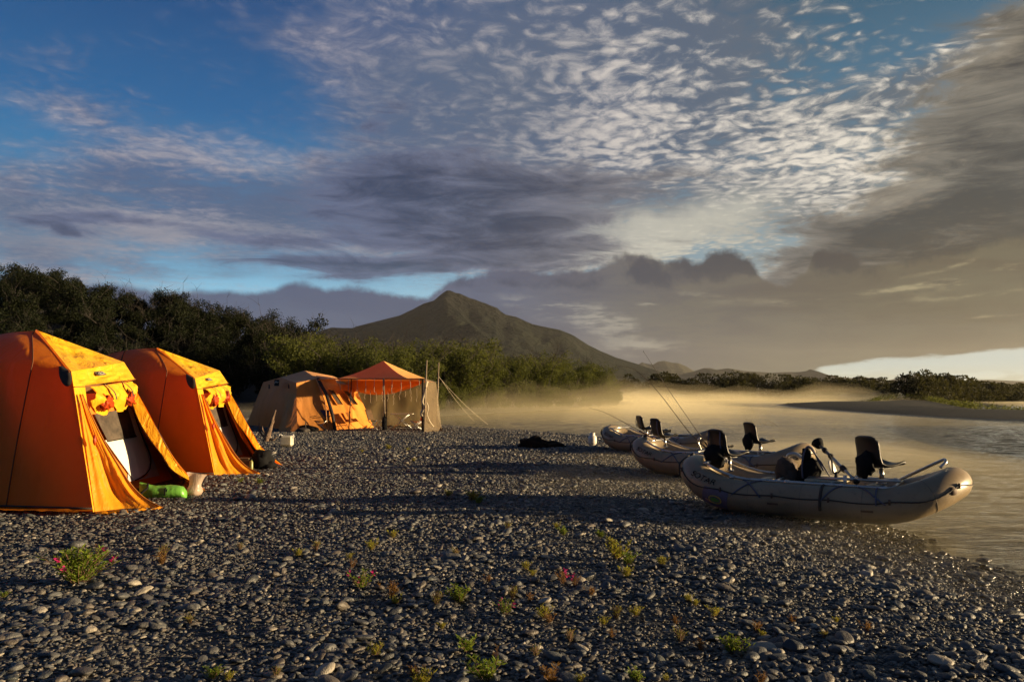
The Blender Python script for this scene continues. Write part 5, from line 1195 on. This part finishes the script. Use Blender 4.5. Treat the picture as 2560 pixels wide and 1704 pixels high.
# dark bundle on the bar
c = G(1350, 1119); b = MB(); b.blob(c + Vector((-.16, 0, .10)), (.42, .3, .22), amp=.4, freq=1.6, seed=2, flat=-.12); b.blob(c + Vector((.22, 0, .05)), (.44, .26, .16), amp=.4, freq=1.7, seed=5, flat=-.07); b.blob(c + Vector((-.4, 0, .02)), (.24, .2, .12), amp=.3, freq=2, seed=9, flat=-.05)
one(b, 'tarp_bundle', M_tarp, 'dark low bundle of tarpaulin lying alone on the open gravel bar', 'tarpaulin', c)
# white gas tank
c = G(1481, 1112); t = thing('gas_tank', c, 'small white gas tank standing by the bow of the farthest raft', 'gas tank', world_space=True)
b = MB(); b.lathe([(0, .02), (.10, .02), (.125, .05), (.13, .12), (.13, .20), (.115, .265), (.06, .30), (0, .305)], c, 24); b.build('tank_body', M_tank, t)
b = MB(); b.lathe([(.075, .28), (.078, .37), (.072, .37), (.07, .29)], c, 18); b.lathe([(.09, 0), (.10, .03)], c, 18); b.build('collar', M_tank, t)
b = MB(); b.lathe([(.0, .30), (.02, .30), (.02, .35), (.03, .36), (.03, .38), (0, .38)], c, 12); b.build('valve', M_black, t)
# camp chair before the tan tent
c = G(806, 1076); t = thing('camp_chair', c, 'folding camp chair with navy backrest at the corner of the tan tent', 'chair', world_space=True)
b = MB(); b.patch(c + Vector((-.23, .18, .46)), c + Vector((.23, .18, .46)), c + Vector((.22, .26, .84)), c + Vector((-.24, .26, .84)), 6, 4, lambda u, v: .03 * math.sin(math.pi * u)); o = b.build('backrest', M_blue, t, solid=.02)
b = MB(); b.patch(c + Vector((-.23, -.20, .42)), c + Vector((.23, -.20, .42)), c + Vector((.23, .2, .38)), c + Vector((-.23, .2, .38)), 6, 4, lambda u, v: -.03 * math.sin(math.pi * u)); b.build('seat', M_chairbr, t, solid=.02)
for sx, sy in ((-1, -1), (1, -1), (-1, 1), (1, 1)):
    b = MB(); b.tube([c + Vector((sx * .25, sy * .22, 0)), c + Vector((-sx * .22, sy * .20, .42))], .013, 6); b.build('leg', M_alu, t)
for sx in (-1, 1):
    b = MB(); b.tube([c + Vector((sx * .25, .22, 0)), c + Vector((sx * .25, .26, .86))], .013, 6); b.box(c + Vector((sx * .27, 0, .60)), (.06, .42, .02)); b.build('armrest', M_black, t)
c = G(786, 1079); b = MB(); b.blob(c + Vector((-.28, 0, .10)), (.42, .22, .17), amp=.4, freq=2, seed=1, flat=-.1); one(b, 'gear_bag', M_black, 'flat dark gear bag on the gravel just left of the camp chair', 'bag', c)
c = G(757, 1081); b = MB(); b.blob(c + Vector((0, 0, .08)), (.26, .18, .13), amp=.4, freq=2.2, seed=7, flat=-.08); b.tube([c + Vector((.1, 0, .15)), c + Vector((.11, 0, .42))], .025, 6); one(b, 'gear_bag', M_web, 'small dark bag with an upright handle, leftmost bag by the tan tent', 'bag', c)
# folding table and chairs in the shelter
c = U(1005, 1038, 31.6); c.z = 0; t = thing('camp_table', c, 'low folding camp table with a pale edged top inside the cook shelter', 'table', world_space=True)
b = MB(); b.box(c + Vector((0, 0, .66)), (.95, .55, .03), bevel=.006); b.build('table_top', M_whitep, t)
for sx, sy in ((-1, -1), (1, -1), (-1, 1), (1, 1)):
    b = MB(); b.tube([c + Vector((sx * .42, sy * .24, 0)), c + Vector((-sx * .30, sy * .24, .65))], .013, 6); b.build('leg', M_alu, t)
def fchair(px, py, d, rz_, m, label):
    c = U(px, py, d); c.z = 0; t = thing('folding_chair', c, label, 'chair', 'folding chairs in the cook shelter', rz=rz_)
    b = MB(); b.patch((-.22, -.2, .40), (.22, -.2, .40), (.22, .2, .36), (-.22, .2, .36), 4, 4); b.build('seat', m, t, solid=.02)
    b = MB(); b.patch((-.22, .2, .42), (.22, .2, .42), (.22, .36, .86), (-.22, .36, .86), 4, 4); b.build('backrest', m, t, solid=.02)
    for sx in (-1, 1):
        for q_ in (((sx * .23, -.28, 0), (sx * .23, .22, .42)), ((sx * .23, .30, 0), (sx * .23, -.22, .42))):
            b = MB(); b.tube([Vector(p) for p in q_], .013, 6); b.build('leg', M_alu, t)
fchair(938, 1070, 30.9, 1.2, M_chairbr, 'folding chair at the left end of the shelter, next to the orange tent wall')
fchair(1040, 1075, 30.2, -1.3, M_red, 'red folding chair leaning against the right front pole of the cook shelter')
# a few cords and pegs by the near tents
for (a, c_) in ((U(700, 1168, 14.6), 0),): pass

# ------------------------------------------------------------------ plants on the gravel
def m_plant(c1, c2, tr):
    return m_leaf(c1, c2, .35, tr)
M_pgreen = mat('fireweed_leaves', m_plant((0.10, 0.17, 0.022), (0.22, 0.26, 0.035), (0.22, 0.28, 0.03)))
M_pyel = mat('yellowing_leaves', m_plant((0.20, 0.22, 0.025), (0.34, 0.30, 0.05), (0.38, 0.34, 0.04)))
M_prust = mat('rusty_leaves', m_plant((0.15, 0.08, 0.025), (0.24, 0.14, 0.04), (0.25, 0.13, 0.03)))
M_stem = simple('plant_stem', (0.10, 0.05, 0.03), .8); M_petal = mat('pink_petals', m_plant((0.55, 0.02, 0.16), (0.70, 0.05, 0.25), (0.6, .03, .2)))
def weed(name, seed, n_st, H, spread, m, per=16, leaf=.035, flowers=0, wide=.26):
    q = random.Random(seed); S = MB(); pos = []; nrm = []; ln = []; fl_ = []
    for k in range(n_st):
        a = q.uniform(0, 6.28); r_ = q.uniform(.1, 1) * spread; h = H * q.uniform(.5, 1.0); p0 = Vector((math.cos(a) * r_ * .25, math.sin(a) * r_ * .25, 0)); p1 = Vector((math.cos(a) * r_, math.sin(a) * r_, h)); mid = p0.lerp(p1, .5) + Vector((0, 0, h * .12))
        pts = catmull([p0, mid, p1], 4); S.tube(pts, [.0025] * len(pts), 3)
        for j in range(per):
            t_ = q.uniform(.12, 1); p = pts[min(len(pts) - 1, int(t_ * (len(pts) - 1)))]; b_ = q.uniform(0, 6.28); pos.append(p); nrm.append((math.cos(b_), math.sin(b_), q.uniform(.1, 1.1))); ln.append(leaf * q.uniform(.6, 1.3))
        if k < flowers: fl_.append(p1 * q.uniform(.9, 1.1))
    N = len(pos); v, f = leaf_mesh(np.array(pos), np.array(nrm), np.array(ln), np.array(ln) * wide, np.random.default_rng(seed).uniform(-.6, .6, N))
    root = bpy.data.objects.new(name, None); st = bpy.data.objects.new('stem', S.mesh('stem', M_stem)); lf = bpy.data.objects.new('foliage', np_mesh('foliage', [(v, f, 0)], [m])); KIDS[name] = [st, lf]
    if fl_:
        P_ = []; Nn = []
        for p in fl_:
            for j in range(9): b_ = q.uniform(0, 6.28); P_.append(p + Vector((q.gauss(0, .008), q.gauss(0, .008), q.uniform(-.015, .02)))); Nn.append((math.cos(b_), math.sin(b_), q.uniform(-.2, .8)))
        v, f = leaf_mesh(np.array(P_), np.array(Nn), np.full(len(P_), .026), np.full(len(P_), .020), np.random.default_rng(seed + 1).uniform(-.5, .5, len(P_)))
        KIDS[name].append(bpy.data.objects.new('flower', np_mesh('flower', [(v, f, 0)], [M_petal])))
    return root
W_big = weed('w1', 1, 60, .22, .22, M_pgreen, 26, .05, 5, .22); W_gr = weed('w2', 2, 16, .13, .13, M_pgreen, 18, .045); W_ye = weed('w3', 3, 14, .12, .12, M_pyel, 16, .042)
W_ru = weed('w4', 4, 11, .12, .10, M_prust, 14, .038); W_tuft = weed('w5', 5, 34, .15, .07, M_pyel, 3, .07, 0, .06); W_fl = weed('w6', 6, 12, .14, .12, M_pgreen, 16, .042, 3); W_mix = weed('w7', 7, 22, .16, .2, M_pgreen, 18, .05); W_sp = weed('w8', 8, 3, .22, .04, M_prust, 14, .03)
W_rf = weed('w9', 9, 12, .14, .11, M_prust, 14, .036, 3)
ANCH = [(196, 1462, 'the big pink-flowered bush at lower left'), (905, 1475, 'the low pink-flowered plant left of centre'), (1408, 1462, 'the reddish pink-flowered plant'), (1150, 1505, 'the spreading plant at bottom centre'), (1215, 1690, 'the large leafy plant at the bottom edge'), (1832, 1628, 'the broad feathery plant at lower right'),
        (1172, 1625, 'the compact bright green plant'), (1750, 1250, 'the bow of the nearest raft'), (2200, 1290, 'the stern of the nearest raft'), (1350, 1110, 'the dark tarp bundle'), (320, 1272, 'the nearest tent flap'), (620, 1195, 'the second tent flap'), (717, 1110, 'the white container'), (962, 1076, 'the centre pole of the cook shelter'), (1262, 1535, 'the green plant with one pink bloom')]
USED = {}
def where(px, py, look):
    for k in range(len(ANCH)):
        ax, ay, nm = sorted(ANCH, key=lambda a: (a[0] - px) ** 2 + 2 * (a[1] - py) ** 2)[k]
        dx, dy = px - ax, (py - ay) * 1.4; D_ = ['right of', 'below right of', 'below', 'below left of', 'left of', 'above left of', 'above', 'above right of'][int(round(math.atan2(dy, dx) / (math.pi / 4))) % 8]
        lab = '%s %s %s' % (look, D_, nm)
        if lab not in USED: USED[lab] = 1; return lab
def put(proto, px, py, w_px, label, base=.26, name='weed_plant', cat_='plant', group='small plants on the gravel bar'):
    g = G(px, py); s = 1.12 * w_px / FPX * g.y / base; g.z = lz(g.x, g.y) + .01; return plant(proto, name, g, s, rnd.uniform(0, 6.28), label, cat_, group)
put(W_big, 196, 1462, 150, 'bushy green plant with bright pink flowers on the gravel, lower left', .44, 'flowering_plant')
put(W_sp, 242, 1395, 16, 'dark red flower spike behind the bushy pink-flowered plant', .1, 'flower_spike')
put(W_fl, 905, 1475, 74, 'low green plant with pink flowers just left of the picture centre', .26, 'flowering_plant')
put(W_rf, 1408, 1462, 50, 'reddish plant with pink flowers, right of the bottom centre', .24, 'flowering_plant')
put(W_rf, 1436, 1468, 40, 'rusty leaved plant touching the reddish pink-flowered one', .24)
put(W_fl, 1262, 1535, 60, 'green plant with one bright pink bloom near the bottom centre', .26, 'flowering_plant')
put(W_mix, 1150, 1505, 96, 'spreading yellow-green plant with a reddish top, bottom centre', .42)
put(W_mix, 1215, 1690, 130, 'large leafy green plant at the bottom edge, centre', .42)
put(W_sp, 1243, 1655, 22, 'thin dark red spike rising from the large leafy plant', .1, 'flower_spike')
put(W_mix, 1832, 1628, 100, 'broad feathery green plant at the lower right', .42)
put(W_gr, 1172, 1625, 66, 'compact bright green plant above the bottom edge, left of centre', .27)
put(W_ru, 1040, 1690, 50, 'rusty orange plant at the bottom edge, left of centre', .22)
put(W_ye, 940, 1640, 56, 'yellowing plant at the bottom, left of the rusty one', .25)
put(W_ye, 1058, 1706, 70, 'yellowing plant cut by the bottom edge', .25)
for px, py, w, k in [(1545, 1405, 74, 3), (1568, 1420, 60, 2), (1655, 1425, 44, 3), (1565, 1450, 50, 3), (1500, 1352, 34, 2), (1528, 1375, 40, 3), (1408, 1345, 40, 2), (1392, 1325, 26, 3), (1180, 1250, 50, 3), (1195, 1258, 36, 2), (1120, 1240, 30, 3), (1140, 1400, 22, 5), (1220, 1460, 26, 4),
                     (1315, 1430, 36, 3), (1330, 1445, 30, 3), (1360, 1545, 60, 3), (1375, 1555, 36, 4), (1475, 1490, 34, 4), (1540, 1545, 34, 5), (1590, 1540, 44, 3), (1510, 1560, 36, 3), (1530, 1590, 30, 4), (1720, 1510, 34, 3), (1738, 1520, 30, 3), (1785, 1545, 46, 3), (1690, 1560, 30, 4), (1755, 1625, 44, 4),
                     (1700, 1600, 34, 5), (1090, 1515, 38, 5), (1280, 1500, 32, 5), (1105, 1570, 30, 3), (1325, 1505, 30, 4), (930, 1385, 44, 3), (982, 1352, 36, 3), (975, 1495, 60, 4), (990, 1510, 40, 3), (880, 1430, 30, 4), (875, 1408, 26, 3), (745, 1400, 36, 3), (790, 1385, 26, 5), (600, 1385, 20, 5), (405, 1420, 46, 4), (410, 1400, 30, 5),
                     (475, 1560, 26, 5), (530, 1700, 60, 2), (570, 1706, 44, 3), (690, 1700, 30, 5), (8, 1500, 30, 2), (1380, 1700, 66, 4), (1450, 1704, 40, 3), (1590, 1700, 60, 2), (1665, 1700, 30, 3), (1900, 1706, 44, 4), (2060, 1600, 22, 5), (1980, 1560, 26, 4), (2090, 1560, 26, 3), (2165, 1585, 36, 4), (1905, 1590, 26, 3), (1890, 1580, 40, 4),
                     (970, 1125, 22, 3), (905, 1135, 14, 3), (1020, 1130, 14, 3), (648, 1214, 26, 2), (600, 1210, 22, 2), (1035, 1155, 16, 3), (1270, 1330, 20, 5), (1285, 1495, 20, 5), (1425, 1600, 30, 5), (1340, 1640, 30, 5)]:
    pr = {2: W_gr, 3: W_ye, 4: W_ru, 5: W_tuft}[k]
    nm = {2: ('weed_plant', 'small green weed', 'plant', 'small green weeds'), 3: ('weed_plant', 'small yellow-green weed', 'plant', 'small yellowing weeds'), 4: ('weed_plant', 'small rusty weed', 'plant', 'small rusty weeds'), 5: ('grass_tuft', 'thin pale grass tuft', 'grass', 'thin grass tufts')}[k]
    put(pr, px, py, w, where(px, py, nm[1]), {2: .27, 3: .25, 4: .21, 5: .16}[k], nm[0], nm[2], nm[3])

# ------------------------------------------------------------------ air: haze and river mist
def vol_mat(name, color, dens, g):
    m = bpy.data.materials.new(name); m.use_nodes = True; nt = m.node_tree; nt.nodes.clear(); o = nt.nodes.new('ShaderNodeOutputMaterial')
    v = nt.nodes.new('ShaderNodeVolumePrincipled'); v.inputs['Color'].default_value = (*color, 1); v.inputs['Density'].default_value = dens; v.inputs['Anisotropy'].default_value = g
    nt.links.new(v.outputs[0], o.inputs['Volume']); return m
hz = MB(); hz.box((0, 3100, 188), (15000, 6600, 384))
tag(hz.build('haze', vol_mat('haze_air', (0.93, 0.92, 0.90), 0.00003, 0.35)), kind='stuff')
SHELLS = (.16, .38, .66, 1.0, 1.45, 1.95, 2.6)
def mist(quad, h, dens, seed, f=.05, nu=40, nv=40, base=WZ + .075, edge=.3, gap=.1, shells=SHELLS):
    """a bank of mist lying on the water, densest at the bottom: nested closed shells of even thin air, each a little lower than the next"""
    a_, b_, c_, d_ = [np.array(p, float) for p in quad]; m = vol_mat('river_mist_air', (1.0, 0.88, 0.58), dens / len(shells), 0.15)  # white mist tinted gold, the warm sunlight put into its colour
    cen = (a_ + b_ + c_ + d_) / 4
    for s_i, t_ in enumerate(shells):
        b = MB(); vs = []; a_, b_, c_, d_ = [cen + (np.array(p, float) - cen) * (1 + .012 * s_i) for p in quad]
        for lay in (0, 1):
            for j in range(nv + 1):
                for i in range(nu + 1):
                    u, v = i / nu, j / nv; p = a_ * (1 - u) * (1 - v) + b_ * u * (1 - v) + c_ * u * v + d_ * (1 - u) * v
                    e = min(1, u / edge, (1 - u) / edge) * min(1, v / edge, (1 - v) / edge); e = max(e, 0); e = e * e * (3 - 2 * e)
                    n_ = .5 + .55 * mnoise.noise(Vector((p[0] * f, p[1] * f * .6, seed + .10 * s_i))) + .40 * mnoise.noise(Vector((p[0] * f * 2.7, p[1] * f * 1.7, seed + 4 + .3 * s_i))) + .18 * mnoise.noise(Vector((p[0] * f * 7, p[1] * f * 4, seed + 8 + .8 * s_i)))
                    hh = h * t_ * e * max(0.0, n_ - gap) / (1 - gap)
                    vs.append((p[0], p[1], base + (hh + .03 + .012 * s_i if lay else -.004 * s_i)))
        n1 = (nu + 1) * (nv + 1); fs = []
        for j in range(nv):
            for i in range(nu):
                q = (j * (nu + 1) + i, j * (nu + 1) + i + 1, (j + 1) * (nu + 1) + i + 1, (j + 1) * (nu + 1) + i)
                fs.append(tuple(k + n1 for k in q)); fs.append(q[::-1])
        ring = [i for i in range(nu + 1)] + [j * (nu + 1) + nu for j in range(1, nv + 1)] + [nv * (nu + 1) + i for i in range(nu - 1, -1, -1)] + [j * (nu + 1) for j in range(nv - 1, 0, -1)]
        for a, c in zip(ring, ring[1:] + ring[:1]): fs.append((a, c, c + n1, a + n1))
        b.add(vs, fs); tag(b.build('river_mist', m), kind='stuff')
mist([(-26, 42), (10, 30), (38, 128), (-12, 124)], 1.8, .030, 1.0, f=.06)
mist([(3, 40), (26, 36), (30, 120), (10, 118)], 0.75, .034, 5.0, f=.08, shells=SHELLS[:6:1])
mist([(2, 122), (70, 124), (120, 205), (6, 196)], 2.0, .042, 9.0, f=.03)
mist([(50, 64), (150, 56), (210, 190), (96, 150)], 1.6, .030, 13.0, f=.035)
mist([(-1.5, 6.0), (10, 4.0), (13, 24), (0.0, 22)], 0.85, .062, 21.0, f=.13, edge=.5, shells=(.5, 1.0, 1.6, 2.2))
